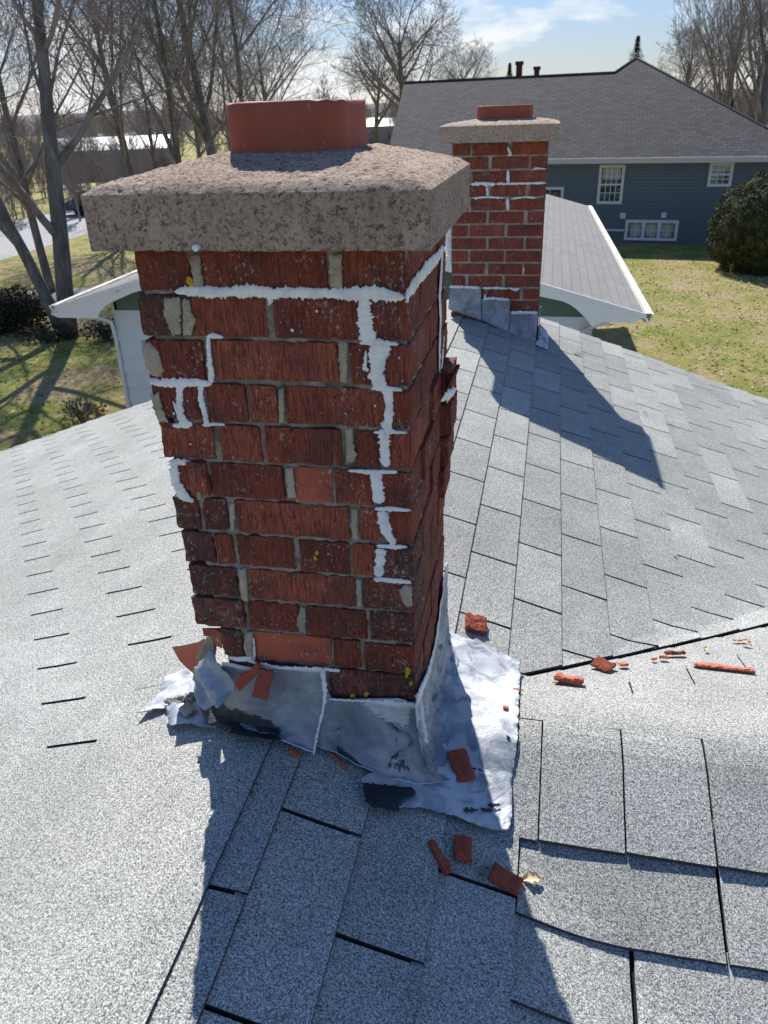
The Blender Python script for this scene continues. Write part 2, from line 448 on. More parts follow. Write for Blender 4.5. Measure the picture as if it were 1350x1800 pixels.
tab(.188, XE, YC+.010, YC+.19, lambda xx, yy: .013, .35, (), .004); x = .235; i = 0; tab(.188, .2335, YC-.235, YC+.17, lambda xx, yy: .011, .5, (), .005)
while x < XE:
    a, b = x+.0015, min(x+.156-.0015, XE)
    tab(a, b, YC-.235, YC+.012, lambda xx, yy, x=x: .011+.004*(1-max(0, min(1, (xx-x)/.156))), [.55, .75, .25, .35, .15, .6, .5][i % 7], (), .005)
    x += .156; i += 1
sh.build('shingles', MSH, roof)
# rake boards, eaves and walls of our own house
hb = MB()
hb_unused = MB(); hb_unused.add([(XW, YEND-.06, H(XW, YEND, 0)-.01), (XR, YEND-.06, ZR-.02), (XE, YEND-.06, ZR-SL*(XE-XR)-.01), (XE, YEND-.06, ZR-SL*(XE-XR)-.2), (XR, YEND-.06, ZR-.2), (XW, YEND-.06, H(XW, YEND, 0)-.2)], [(0, 1, 4, 5), (1, 2, 3, 4)])
hb.prism([Vector((XW, YEND-.07, H(XW, YEND, 0)-.2)), Vector((XW, YEND-.07, H(XW, YEND, 0)-.012)), Vector((XR, YEND-.07, ZR-.02)), Vector((XR, YEND-.07, ZR-.2))], Vector((0, .025, 0)))
hb.prism([Vector((XE, YEND-.07, ZR-SL*(XE-XR)-.2)), Vector((XE, YEND-.07, ZR-SL*(XE-XR)-.012)), Vector((XR, YEND-.07, ZR-.02)), Vector((XR, YEND-.07, ZR-.2))], Vector((0, .025, 0)))
hb.build('rake_board', MWHT, house, fix=True)
MSID = flat('pale_siding', (.50, .55, .60), .7, .06, 3)
wb = MB(); wb.box(XW+.4, XE-.4, Y0+.3, YEND-.35, -5.2, ZR-SL*4.05-.05)
gp = [Vector((XW+.4, YEND-.36, ZR-SL*4.05-.06)), Vector((XR, YEND-.36, ZR-.1)), Vector((XE-.4, YEND-.36, ZR-SL*4.05-.06))]
wb.prism(gp, Vector((0, -.1, 0)))
wb.build('wall', MSID, house, fix=True)

# ------------------------------------------------------------------ brick builder
def brick(mb, x0, x1, y0, y1, z0, z1, tint, rough=.0012, step=.009, rnd=.0009, seed=0.):
    L = (x1-x0, y1-y0, z1-z0); n = [max(2, min(26, int(round(l/step)))) for l in L]
    idx = {}; vs = []; fs = []
    def P(i, j, k):
        key = (i, j, k)
        if key in idx: return idx[key]
        e = [min(a, b-a) == 0 for a, b in zip(key, n)]
        p = Vector((x0+L[0]*i/n[0], y0+L[1]*j/n[1], z0+L[2]*k/n[2]))
        c = Vector(((x0+x1)/2, (y0+y1)/2, (z0+z1)/2))
        q = p*110+Vector((seed, seed*.7, 0)); q2 = p*35+Vector((seed, 0, seed))
        ne = sum(e)
        if ne >= 2:
            a = rnd*(.5+max(0, 1.7*noise.noise(q)+.6)+max(0, 4.5*(noise.noise(q2)-.25)))
            for ax in range(3):
                if e[ax]: p[ax] += a*(1 if p[ax] < c[ax] else -1)
        for ax in range(3):
            if e[ax]: p[ax] += rough*noise.noise(q*1.3+Vector((ax*9, 0, 0)))*1.5
        idx[key] = len(vs); vs.append(p); return idx[key]
    for j in range(n[1]):
        for k in range(n[2]):
            fs.append((P(0, j, k), P(0, j, k+1), P(0, j+1, k+1), P(0, j+1, k))); fs.append((P(n[0], j, k), P(n[0], j+1, k), P(n[0], j+1, k+1), P(n[0], j, k+1)))
    for i in range(n[0]):
        for k in range(n[2]):
            fs.append((P(i, 0, k), P(i+1, 0, k), P(i+1, 0, k+1), P(i, 0, k+1))); fs.append((P(i, n[1], k), P(i, n[1], k+1), P(i+1, n[1], k+1), P(i+1, n[1], k)))
    for i in range(n[0]):
        for j in range(n[1]):
            fs.append((P(i, j, 0), P(i, j+1, 0), P(i+1, j+1, 0), P(i+1, j, 0))); fs.append((P(i, j, n[2]), P(i+1, j, n[2]), P(i+1, j+1, n[2]), P(i, j+1, n[2])))
    mb.add(vs, fs, tint)
def stroke(mb, pts, ws, t=.0022, n=Vector((0, -1, 0)), step=.0013, rag=.5, seed=0.):
    # a trowelled ribbon lying on a face; pts Vectors, ws half widths
    P = []; Wd = []
    for i in range(len(pts)-1):
        L = (pts[i+1]-pts[i]).length; k = max(1, int(L/step))
        for j in range(k): P.append(pts[i].lerp(pts[i+1], j/k)); Wd.append(ws[i]+(ws[i+1]-ws[i])*j/k)
    P.append(pts[-1]); Wd.append(ws[-1]); m_ = len(P); rows = []
    for i, p in enumerate(P):
        d = (P[min(i+2, m_-1)]-P[max(i-2, 0)]).normalized(); s = n.cross(d).normalized()
        end = min(1, min(i, m_-1-i)/3+.25)
        a = Wd[i]*end*(1+rag*(noise.noise(p*150+Vector((seed, 0, 0)))*.8+.9*noise.noise(p*520)+1.3*max(0, noise.noise(p*310+Vector((0, seed, 0)))-.15)*2))
        b = Wd[i]*end*(1+rag*(noise.noise(p*150+Vector((seed, 5, 9)))*.8+.9*noise.noise(p*520+Vector((7, 7, 7)))+1.3*max(0, noise.noise(p*310+Vector((4, seed, 4)))-.15)*2))
        h = t*(1+.5*noise.noise(p*200)); w = .0003
        rows.append([p-s*a+n*w, p-s*a*.85+n*h*.8, p-s*a*.3+n*h*1.2, p+s*b*.3+n*h*1.1, p+s*b*.85+n*h*.8, p+s*b+n*w])
    vs = [v for r in rows for v in r]; fs = []
    for i in range(m_-1):
        for j in range(5): q = i*6+j; fs.append((q, q+1, q+7, q+6))
    mb.add(vs, fs)
def blob(mb, pts, t=.003, n=Vector((0, -1, 0)), rag=.0025, seed=0.):
    P = []
    for i in range(len(pts)):
        a, b = pts[i], pts[(i+1) % len(pts)]; k = max(1, int((b-a).length/.0022))
        for j in range(k): P.append(a.lerp(b, j/k))
    c = sum(P, Vector())/len(P); o = []
    for p in P:
        d = (p-c).normalized(); o.append(p+d*rag*(1.3*noise.noise(p*160+Vector((seed, 0, 0)))+.9*noise.noise(p*500)))
    m_ = len(o); vs = [p+n*.0002 for p in o]+[p.lerp(c, .06)+n*t for p in o]+[p.lerp(c, .5)+n*t*(1.2+.8*noise.noise(p*90)) for p in o]+[c+n*t*1.2]
    fs = []
    for i in range(m_):
        j = (i+1) % m_; fs += [(i, j, m_+j, m_+i), (m_+i, m_+j, 2*m_+j, 2*m_+i), (2*m_+i, 2*m_+j, 3*m_)]
    mb.add(vs, fs)

z3 = lambda x, y: (230+x/2.25, 420+y/2.25)
z4 = lambda x, y: (230+x/2.25, 800+y/2.25)
z5 = lambda x, y: (230+x/1.875, 1060+y/1.875)
face = lambda q, off=0.: on(q, 1, off)

# ------------------------------------------------------------------ front chimney
ch = empty('brick_chimney', (-.205, .205, -.93), 'large near red brick chimney under a thick grey concrete cap, joints smeared with white sealant', 'chimney', 'brick chimneys on the grey shingle roof')
HC = .067; WX, DY = .4107, .41
bk = MB(); GRIM = {(6, 0), (6, 1), (7, 0), (8, 0), (9, 0), (8, 2), (9, 3), (10, 0), (1, 0), (11, 1), (7, 5)}
# per row: (zoom fn, y in zoom, bricks [(xl, xr, smooth, offset)])
rows = [
 (z3, 125, [(20, 236, 0, 0), (281, 780, 0, .001), (837, None, 0, 0)]),
 (z3, 315, [(32, 196, 0, .001), (212, 542, 0, 0), (562, 915, 0, .001), (945, None, 0, 0)]),
 (z3, 485, [(62, 292, 0, .002), (325, 822, 0, 0), (862, 965, 0, .001), (1000, None, 0, .001)]),
 (z3, 655, [(88, 188, 0, -.001), (206, 272, 0, .001), (300, 462, 0, .002), (468, 583, 0, .004), (608, 1005, 0, 0), (1035, None, 0, .002)]),
 (z3, 820, [(122, 334, 0, .001), (356, 520, 0, .004), (532, 836, 0, .003), (882, 985, 0, 0), (1015, None, 0, .001)]),
 (z4, 110, [(168, 235, 0, -.002), (236, 312, 0, .008), (316, 606, 0, .001), (643, 800, 1, .0), (803, 960, 0, 0), (990, None, 0, .002)]),
 (z4, 255, [(180, 278, 0, .003), (284, 386, 0, -.001), (414, 866, 0, 0), (902, 985, 0, 0), (1015, None, 0, .001)]),
 (z4, 380, [(210, 334, 1, .001), (337, 412, 0, .002), (420, 648, 0, 0), (664, 866, 0, .001), (869, 968, 0, 0), (998, None, 0, .003)]),
 (z4, 510, [(236, 424, 0, .002), (464, 888, 0, 0), (916, None, 0, .001)]),
 (z4, 640, [(254, 452, 0, .004), (463, 668, 0, 0), (696, 934, 0, .001), (942, None, 0, 0)]),
 (z4, 765, [(360, 448, 0, .002), (487, 795, 1, .0), (797, 908, 0, .001), (920, None, 0, .002)]),
 (z4, 905, [(400, 770, 0, 0), (788, None, 0, .001)]),
 (z4, 1010, [(480, 770, 0, 0), (788, None, 0, -.002)]),
 (z4, 1130, [(520, 770, 0, 0), (788, None, 0, -.003)]),
]
for r, (zf, yz, bs) in enumerate(rows):
    zt, zb = -HC*r-.0022, -HC*(r+1)+.0026
    for i, (xl, xr, s, off) in enumerate(bs):
        a = on(zf(xl, yz), 1, 0).x; b = 0.+.002*noise.noise(Vector((r*3.1, 0, 0))) if xr is None else on(zf(xr, yz), 1, 0).x
        dep = (.0975 if r % 2 else .2) if xr is None else (.0975 if i else (.2 if r % 2 else .0975))
        tl = .0015*noise.noise(Vector((r*5.3, i*2.7, 1)))
        brick(bk, a+.0008, b-.0003 if xr is None else b-.0008, -off, dep, zb+tl, zt+tl, (3. if (r, i) in GRIM else (1.5 if s else 0))+.05+.85*random.random()**1.5, seed=r*7+i*3)
    # right side courses
    ys = (.2, .307, .41) if r % 2 == 0 else (.0975, .302, .41)
    out = {0: 0, 1: 0, 2: .001, 3: .004, 4: .022, 5: .024, 6: .020, 7: .012, 8: .002}.get(r, 0)
    for i in range(2):
        o = out if i else out*.25
        brick(bk, -.0975, .0+o+.0015*U(-1, 1), ys[i]+.006, ys[i+1]-(0 if i else .006), zb, zt, .05+.4*random.random(), seed=r*11+i+50)
    # left and back courses
    for i, (ya, yb) in enumerate(((.105, .3), (.31, .41))):
        brick(bk, -WX+.02*min(1, r/12), -WX+.1, ya+.0, yb, zb, zt, .4*random.random(), step=.03, seed=r)
    for xa, xb in ((-.3, -.205), (-.195, -.105)): brick(bk, xa, xb, .31, .41, zb, zt, .4*random.random(), step=.03, seed=r)
bk.build('brickwork', MBR, ch)
mo = MB()
def mface(u, v, ax):
    z = -HC*14.2*v
    if ax == 0: p = Vector((-WX+.006+.09*0+u*(WX-.011), .0022, z)); s = Vector((0, 1, 0))
    else: p = Vector((-.0028, .003+u*(DY-.006), z)); s = Vector((-1, 0, 0))
    if ax == 0: p.x = (-WX+.006+.06*v)+u*(WX-.0105-.06*v)
    d = .0025*noise.noise(p*120)+.004*max(0, noise.noise(p*38)-.05)*2+.006*max(0, noise.noise(p*17+Vector((3, 3, 3)))-.2)*2
    return p+s*(d+.0008)
mo.grid(lambda u, v: mface(u, v, 0), 110, 240); mo.grid(lambda u, v: mface(u, v, 1), 70, 240)
mo.box(-WX+.06, -.012, .022, DY-.006, -HC*14.2, -.002)
mo.box(-WX+.012, -WX+.0601, .03, DY-.006, -HC*9, -.002)
mort = mo.build('mortar', MMO, ch)
mp_ = MB()
for zf, pl in ((z3, [(132, 232), (168, 228), (196, 236), (200, 300), (200, 378), (165, 380), (145, 330), (128, 290)]), (z3, [(204, 236), (232, 238), (240, 290), (258, 330), (238, 378), (210, 380)]),
    (z3, [(40, 400), (75, 408), (108, 440), (132, 520), (120, 545), (85, 540), (55, 490)]), (z3, [(80, 610), (112, 605), (120, 660), (150, 725), (112, 725), (92, 670)]),
    (z3, [(850, 750), (878, 748), (882, 830), (895, 850), (880, 880), (852, 892)]), (z3, [(785, 60), (835, 60), (838, 190), (790, 192)]), (z3, [(238, 62), (272, 62), (288, 185), (250, 190)]),
    (z4, [(425, 448), (455, 450), (462, 520), (465, 578), (440, 575), (432, 510)]), (z4, [(455, 700), (484, 700), (486, 795), (462, 798), (445, 760)]), (z4, [(1062, 535), (1085, 512), (1112, 520), (1113, 600), (1090, 600), (1068, 565)]),
    (z4, [(610, 50), (640, 50), (650, 120), (655, 172), (622, 168)]), (z4, [(392, 190), (410, 192), (410, 300), (396, 296)]), (z4, [(872, 215), (896, 215), (900, 335), (878, 330)]), (z4, [(672, 600), (690, 602), (692, 710), (672, 700), (655, 665)]),
    (z4, [(892, 490), (912, 490), (914, 600), (896, 596)]), (z3, [(822, 405), (858, 405), (855, 568), (828, 565)]), (z3, [(585, 590), (605, 590), (607, 730), (588, 728)])):
    blob(mp_, [face(zf(*p), -.0015) for p in pl], .0028, seed=len(mp_.v))
for zf, pl in ((z4, [(258, 140), (275, 145), (280, 170), (262, 175)]),): blob(mp_, [face(zf(*p), -.009) for p in pl], .002)
build_each(mp_, 'mortar_smear', MMP, ch, True)
se = MB()
ST = [
 (z3, [(175,208,7),(220,205,16),(300,212,20),(400,208,18),(490,205,22),(560,215,20),(640,212,18),(740,215,17),(800,215,16),(870,218,20),(950,215,24),(1020,222,20),(1082,234,9)]),
 (z3, [(545,215,18),(553,245,10),(545,264,3)]), (z3, [(925,236,18),(922,300,24),(930,350,26),(940,405,32)]), (z3, [(905,410,6),(980,410,13),(1060,416,5)]),
 (z3, [(985,415,36),(985,440,38),(975,480,30),(970,540,24),(990,588,26)]), (z3, [(950,592,4),(1000,590,12),(1075,597,5)]),
 (z3, [(1015,595,20),(1022,660,14),(1018,720,16),(1005,752,22)]), (z3, [(960,765,4),(1010,762,12),(1095,765,3)]), (z3, [(1000,760,20),(1003,830,17),(1010,900,16)]),
 (z3, [(930,440,3),(928,490,6),(922,520,7)]), (z3, [(300,385,5),(330,382,11),(368,388,5)]), (z3, [(305,388,9),(310,470,9),(318,530,12),(315,572,10)]),
 (z3, [(75,565,8),(120,570,15),(200,570,20),(250,568,16),(322,572,10)]), (z3, [(195,575,14),(192,640,13),(198,700,15),(215,735,22)]), (z3, [(168,640,3),(180,670,7),(190,700,6)]),
 (z3, [(165,738,6),(215,735,16),(245,728,8)]), (z3, [(275,580,10),(278,640,12),(295,700,10),(300,735,10)]), (z3, [(285,735,8),(330,732,7),(375,733,4)]),
 (z3, [(150,880,6),(190,880,14),(235,888,12),(290,910,3)]), (z3, [(168,885,18),(175,950,18),(190,1000,18)]), (z4, [(165,50,18),(180,110,18),(205,160,22),(250,184,6)]),
 (z4, [(860,60,5),(940,66,10),(1055,66,7)]), (z4, [(968,70,22),(975,130,22),(985,190,24)]), (z4, [(965,212,6),(1030,212,10),(1110,218,4)]),
 (z4, [(995,220,20),(1000,270,20),(1020,320,16),(1045,352,10)]), (z4, [(972,358,6),(1040,362,10),(1095,362,4)]), (z4, [(990,368,20),(985,430,16),(975,478,20)]),
 (z4, [(960,490,8),(1020,494,11),(1110,502,7)]), (z4, [(385,800,5),(430,808,12),(487,802,10)]), (z4, [(487,720,3),(489,780,5),(486,815,6)]),
]
for i, (zf, s) in enumerate(ST):
    pts = [face(zf(x, y), -.0022) for x, y, w in s]; ws = [w/2.25/1100*(1+.12*(pts[k].z < -.4)) for k, (x, y, w) in enumerate(s)]
    stroke(se, pts, ws, seed=i*3., rag=.36)
sp = lambda q, o=.0: on(q, 0, .002+o)
for s in ([(711,527,3),(722,507,5),(737,488,5),(752,470,6),(768,453,5),(779,436,3)], [(777,440,2),(775,480,2),(772,520,2),(774,560,2),(772,610,2),(772,655,1)], [(779,590,2),(776,640,2),(774,700,2)]):
    pts = [sp((a, b)) for a, b, c in s]; ws = [.0017*c if i < 9 and s[0][0] == 711 else .004*c for i, (a, b, c) in enumerate(s)]
    stroke(se, pts, ws, n=Vector((1, 0, 0)), step=.003, rag=.4)
pts = [on((774, 706), 0, .012), on((785, 696), 0, .022), on((799, 686), 0, .026)]; stroke(se, pts, [.006, .009, .006], n=Vector((1, 0, 0)), step=.003)
rs = random.Random(2)
for x, y, s_ in ((925, 470, 5), (935, 515, 7), (905, 440, 3), (735, 285, 5), (870, 455, 4), (640, 360, 6), (930, 400, 5), (1040, 690, 3), (850, 690, 3), (180, 660, 6), (170, 690, 5), (235, 810, 4), (225, 640, 3), (1060, 470, 4), (965, 660, 3), (1075, 560, 3)):
    c = face(z3(x, y), -.0025); blob(se, [c+Vector((s_/2400*cos(t)*rs.uniform(.6, 1.3), 0, s_/2000*sin(t))) for t in (0, 1, 2, 3, 4, 5)], .0012, rag=.0012)
build_each(se, 'sealant', MSE, ch, True)
# dabs of yellow lichen on the lowest bricks
ly = MB()
for zf, x, y, s in ((z4, 1095, 850, 12), (z4, 1092, 868, 9), (z4, 1108, 905, 9), (z4, 735, 385, 9), (z4, 730, 405, 8), (z4, 880, 958, 12), (z4, 932, 945, 8), (z4, 985, 968, 8), (z3, 232, 165, 12), (z3, 238, 178, 8)):
    blob(ly, [face(zf(x+s*cos(t), y+s*sin(t)*1.3), -.002) for t in (0, 1, 2, 3, 4, 5)], .0018, rag=.003)
build_each(ly, 'lichen', MYEL, ch)
# cracks: ragged dark gaps drawn as recess shadows come from the recessed mortar; a broken flake still stands out from the side
fk = MB(); fp = [on((782, 690), 0, .006), on((806, 642), 0, .045)]
fk.tube([fp[0], fp[0].lerp(fp[1], .5)+Vector((0, 0, .003)), fp[1]], [.006, .007, .003], 4); fk.build('loose_flake', MBR, ch)

def cap_mesh(mb, x0, x1, y0, y1, z0, ze, zf, fx0, fx1, fy0, fy1, rough=.003, n=64, seed=0.):
    # slab with rough sides and a wash rising from the edge (ze) to the flue (zf)
    def dsp(p, nn, k=1.):
        d = rough*(noise.noise(p*30+Vector((seed, 0, 0)))*.45+.5*noise.noise(p*130)+.6*noise.noise(p*330)); return p+nn*d*k
    def top(u, v):
        x = x0+(x1-x0)*u; y = y0+(y1-y0)*v
        tx = (x-x0)/(fx0-x0) if x < fx0 else ((x1-x)/(x1-fx1) if x > fx1 else 1); ty = (y-y0)/(fy0-y0) if y < fy0 else ((y1-y)/(y1-fy1) if y > fy1 else 1)
        t = max(0, min(tx, ty, 1)); e = min(u, 1-u, v, 1-v)
        z = ze+(zf-ze)*(t**.8)-.004*max(0, 1-e*n/3)
        p = Vector((x, y, z)); k = 1.0 if e > 0 else .0
        q = dsp(p, Vector((0, 0, 1)), 1.2*k)
        return q
    mb.grid(top, n, n)
    def side(u, v):                       # u around the perimeter
        s = u*4; i = int(s) % 4; f = s-int(s)
        c = [(x0, y0), (x1, y0), (x1, y1), (x0, y1)]; a = c[i]; b = c[(i+1) % 4]; nn = [Vector((0, -1, 0)), Vector((1, 0, 0)), Vector((0, 1, 0)), Vector((-1, 0, 0))][i]
        z = z0+(ze-.004-z0)*v; p = Vector((a[0]+(b[0]-a[0])*f, a[1]+(b[1]-a[1])*f, z))
        k = 1 if 0 < f < 1 and v < 1 else 0
        p = dsp(p, nn, .8*k)
        if v == 0: p += Vector((0, 0, .002*noise.noise(p*60)))
        return p
    mb.grid(side, 4*n, 12)
    mb.add([(x0, y0, z0+.001), (x1, y0, z0+.001), (x1, y1, z0+.001), (x0, y1, z0+.001)], [(0, 3, 2, 1)])
def flue_mesh(mb, cx, cy, w, d, z0, z1, rc, th, k=10, seed=0.):
    def ring(s, z, j=0.):
        out = []
        for q, (sx, sy) in enumerate(((1, 1), (-1, 1), (-1, -1), (1, -1))):
            for i in range(k+1):
                a = q*pi/2+i*pi/2/k; rr = max(rc-s, .004)
                x = cx+sx*(w/2-rc)+rr*cos(a); y = cy+sy*(d/2-rc)+rr*sin(a)
                out.append(Vector((x, y, z+j*(noise.noise(Vector((x*60, y*60, seed)))-.2*0)+.0*x)))
        return out
    R = [ring(0, z0)]+[ring(0, z0+(z1-z0)*t) for t in (.25, .5, .75)]+[ring(0, z1-.002, .0025), ring(.003, z1, .0025), ring(th-.003, z1, .0025), ring(th, z1-.004), ring(th, z0+.01)]
    m_ = len(R[0]); vs = [v for r in R for v in r]; fs = []
    for i in range(len(R)-1):
        for j in range(m_): j2 = (j+1) % m_; fs.append((i*m_+j, i*m_+j2, (i+1)*m_+j2, (i+1)*m_+j))
    mb.add(vs, fs)
cp = MB(); cap_mesh(cp, -.445, .037, -.045, .455, 0, .077, .114, -.295, -.105, .09, .32, .0028, 90)
cap = cp.build('concrete_cap', MCO, ch, True)
fl = MB(); flue_mesh(fl, -.201, .203, .180, .212, .095, .179, .045, .015); flo = fl.build('flue_liner', MCL, ch, True, True)
ms = MB()
for px, py, s in ((318, 300, 7), (335, 296, 8), (350, 291, 7), (362, 290, 4), (325, 303, 4), (400, 288, 6), (392, 285, 5)):
    c = on((px, py), 2, .092); blob(ms, [c+Vector((s/1000*cos(t)*1.3, s/1000*sin(t), .001)) for t in (0, 1, 2, 3, 4, 5)], .004, Vector((0, 0, 1)), .003)
build_each(ms, 'moss', MMOSS, cap)
sc_ = MB(); c = on((346, 434), 1, -.047)
sc_.tube([c+Vector((0, .006, 0)), c+Vector((0, -.006, -.001)), c+Vector((0, -.0065, -.001))], [.0045, .0045, .002], 10)
sc_.build('screw_head', MWHT, cap)

# flashing sheets of the front chimney
def sheet(top, bot, bulge, mat, name, nu=70, nv=30, amp=.004, lift=.004, seed=0., thick=.0015, k=.75, stain=None):
    # top: Vectors on the brick face; bot: Vectors on the roof; profile drops then flares
    def seg(P, u):
        u *= len(P)-1; i = min(int(u), len(P)-2); return P[i].lerp(P[i+1], u-i)
    mb = MB()
    def fn(u, v):
        T, B = seg(top, u), seg(bot, u); Kp = Vector((T.x+(B.x-T.x)*(1-k), T.y+(B.y-T.y)*(1-k), B.z+(T.z-B.z)*(1-k)))+bulge
        p = T*(1-v)**2+Kp*2*v*(1-v)+B*v*v
        e = min(1, min(u, 1-u)*12+.3)
        a = amp*(noise.noise(p*28+Vector((seed, 0, 0)))*1.3+1.1*noise.noise(p*60)-.9*abs(noise.noise(p*38+Vector((seed, 4, 4))))+.35*noise.noise(p*150))*e
        nn = Vector((B.x-T.x, B.y-T.y, .06)); nn.z = max(nn.z, .04); nn.normalize()
        q = p+nn*a*(.4+min(1, v*3)*.6)
        q += (B-T).normalized()*(.004*noise.noise(Vector((u*20, seed, v))) if v > .97 else 0)
        h = H(q.x, q.y)+lift+.022
        if q.z < h: q.z = h+.0008*noise.noise(q*200)
        return q
    mb.grid(fn, nu, nv)
    if stain:
        for i in range(nu):
            for j in range(nv): mb.a[i*nv+j] = stain((i+.5)/nu, (j+.5)/nv)
    o = mb.build(name, mat, ch, True)
    md = o.modifiers.new('solid', 'SOLIDIFY'); md.thickness = thick; md.offset = 0
    return o
F0 = lambda x, y, o=-.006: on(z5(x, y), 1, o)
G0 = lambda x, y, l=.014: onH(z5(x, y), l)
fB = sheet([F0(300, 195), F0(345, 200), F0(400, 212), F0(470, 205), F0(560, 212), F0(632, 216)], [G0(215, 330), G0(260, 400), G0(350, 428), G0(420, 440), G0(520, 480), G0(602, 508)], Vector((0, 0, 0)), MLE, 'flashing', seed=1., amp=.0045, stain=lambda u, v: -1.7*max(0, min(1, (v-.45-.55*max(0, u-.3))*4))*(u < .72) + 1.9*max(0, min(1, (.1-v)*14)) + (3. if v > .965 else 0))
fC = sheet([F0(628, 216, -.009), F0(640, 260, -.009), F0(660, 318, -.009), F0(760, 314, -.009), F0(880, 314, -.009), F0(934, 330, -.009)], [G0(606, 478, .018), G0(690, 512, .018), G0(770, 556, .018), G0(860, 594, .018), G0(960, 607, .018), G0(1052, 598, .018)], Vector((0, -.004, 0)), MLE, 'flashing', seed=5., amp=.0045, stain=lambda u, v: -1.5*max(0, 1-math.hypot((u-.30)/.17, (v-.86)/.2)) + 3.2*max(0, 1-math.hypot((u-.78)/.30, (v-.02)/.36)) + 1.5*max(0, 1-math.hypot((u-.93)/.06, (v-.9)/.1)) + 1.2*(u < .04) + (2.6 if v > .97 else 0))
SF = lambda x, y, o=.005: on(z5(x, y), 0, o)
fD = sheet([SF(937, 330), SF(950, 290), SF(985, 205), SF(1003, 130), Vector((.006, .40, -.74)), Vector((.006, .43, -.76))], [G0(1055, 598), G0(1040, 520), G0(1062, 400), G0(1072, 300), G0(1080, 200), G0(1050, 125)], Vector((-.008, 0, -.012)), MLE, 'flashing', nu=90, nv=44, seed=9., amp=.008, k=.8, stain=lambda u, v: 2.2*max(0, min(1, (.16-v)*8))+1.3*max(0, min(1, (.12-u)*10)))
# flat base sheet lying on the shingles
def flatsheet(pts, name, mat, lift=.017, curl=(), step=.006, amp=.002, seed=0.):
    P = [Vector((p.x, p.y)) for p in pts]
    xs = [p.x for p in P]; ys = [p.y for p in P]
    def inside(x, y):
        c = False; n = len(P)
        for i in range(n):
            a, b = P[i], P[(i+1) % n]
            if (a.y > y) != (b.y > y) and x < (b.x-a.x)*(y-a.y)/(b.y-a.y)+a.x: c = not c
        return c
    import bmesh
    bm = bmesh.new(); ring = []
    for i in range(len(P)):
        a, b = P[i], P[(i+1) % len(P)]; k = max(1, int((b-a).length/step))
        for j in range(k):
            q = a.lerp(b, j/k); q += Vector((noise.noise(Vector((q.x*90, q.y*90, seed))), noise.noise(Vector((q.x*90, q.y*90, seed+4)))))*.0035
            ring.append(bm.verts.new((q.x, q.y, 0)))
    f = bm.faces.new(ring); bmesh.ops.triangulate(bm, faces=[f])
    # refine by slicing with a grid
    x = min(xs)
    while x < max(xs): x += step*1.6; bmesh.ops.bisect_plane(bm, geom=bm.verts[:]+bm.edges[:]+bm.faces[:], plane_co=(x, 0, 0), plane_no=(1, 0, 0))
    y = min(ys)
    while y < max(ys): y += step*1.6; bmesh.ops.bisect_plane(bm, geom=bm.verts[:]+bm.edges[:]+bm.faces[:], plane_co=(0, y, 0), plane_no=(0, 1, 0))
    for v in bm.verts:
        x, y = v.co.x, v.co.y
        z = H(x, y)+lift+amp*(noise.noise(Vector((x*30, y*30, seed)))*1.4+.8*abs(noise.noise(Vector((x*60, y*60, seed)))))
        for (cx, cy, rr, hh) in curl:
            d = math.hypot(x-cx, y-cy)/rr
            if d < 1: z += hh*(1-d)**2
        v.co.z = z
    me = bpy.data.meshes.new(name); bm.to_mesh(me); bm.free()
    me.polygons.foreach_set('use_smooth', [True]*len(me.polygons)); me.materials.append(mat)
    o = bpy.data.objects.new(name, me); COL.objects.link(o); o.parent = ch; o.matrix_parent_inverse = Matrix.Translation(ch.location).inverted()
    md = o.modifiers.new('solid', 'SOLIDIFY'); md.thickness = .0018; md.offset = 0
    return o
base = [G0(*p) for p in [(760, 590), (770, 655), (800, 675), (880, 688), (950, 685), (1050, 710), (1140, 745), (1245, 770), (1257, 700), (1252, 610), (1272, 480), (1278, 340), (1283, 215), (1250, 190), (1180, 155), (1110, 130), (1062, 108)]]
base += [Vector((-.01, .46, 0)), Vector((-.01, .0, 0)), Vector((-.06, -.03, 0))]
cc = G0(1245, 770)
flatsheet(base, 'flashing', MLW, .024, [(cc.x, cc.y, .05, .008), (G0(1283, 215).x, G0(1283, 215).y, .05, .012)], amp=.0032, seed=2.)
left = [G0(*p) for p in [(25, 380), (60, 340), (85, 325), (110, 265), (125, 250), (165, 225), (205, 235), (260, 240), (300, 300), (280, 340), (215, 335), (130, 347)]]
lf_ = flatsheet(left, 'flashing', MLW, .020, [(left[0].x, left[0].y, .05, .01)], amp=.006, seed=6.)
tongue = [G0(*p) for p in [(150, 345), (122, 372), (130, 418), (180, 413), (250, 424), (350, 434), (420, 442), (400, 400), (300, 360), (215, 340)]]
flatsheet(tongue, 'flashing', MLE, .026, [(tongue[1].x, tongue[1].y, .05, .015)], amp=.004, seed=8.)
# folded up sheet end and mortar rubble at the left corner
fe = MB()
A_ = [F0(266, 150, .02), F0(300, 190, .0), F0(345, 250, -.022), F0(345, 300, -.035)]
B_ = [on(z5(212, 215), 1, .04), on(z5(212, 240), 1, .03), on(z5(222, 300), 1, -.0), on(z5(250, 345), 1, -.03)]
def fold(u, v):
    i = min(int(u*3), 2); f = u*3-i; a = A_[i].lerp(A_[i+1], f); b = B_[i].lerp(B_[i+1], f); p = a.lerp(b, v)
    p += Vector((0, -.018*sin(v*pi)-.006*sin(v*11+u*4), .004*sin(u*14))); p += Vector((.6, 1, .6))*(.006*noise.noise(p*40)+.002*noise.noise(p*95)-.005*abs(noise.noise(p*60+Vector((2, 2, 2)))))
    return p
fe.grid(fold, 40, 40); o = fe.build('folded_flashing', MLE, ch, True); md = o.modifiers.new('s', 'SOLIDIFY'); md.thickness = .0018
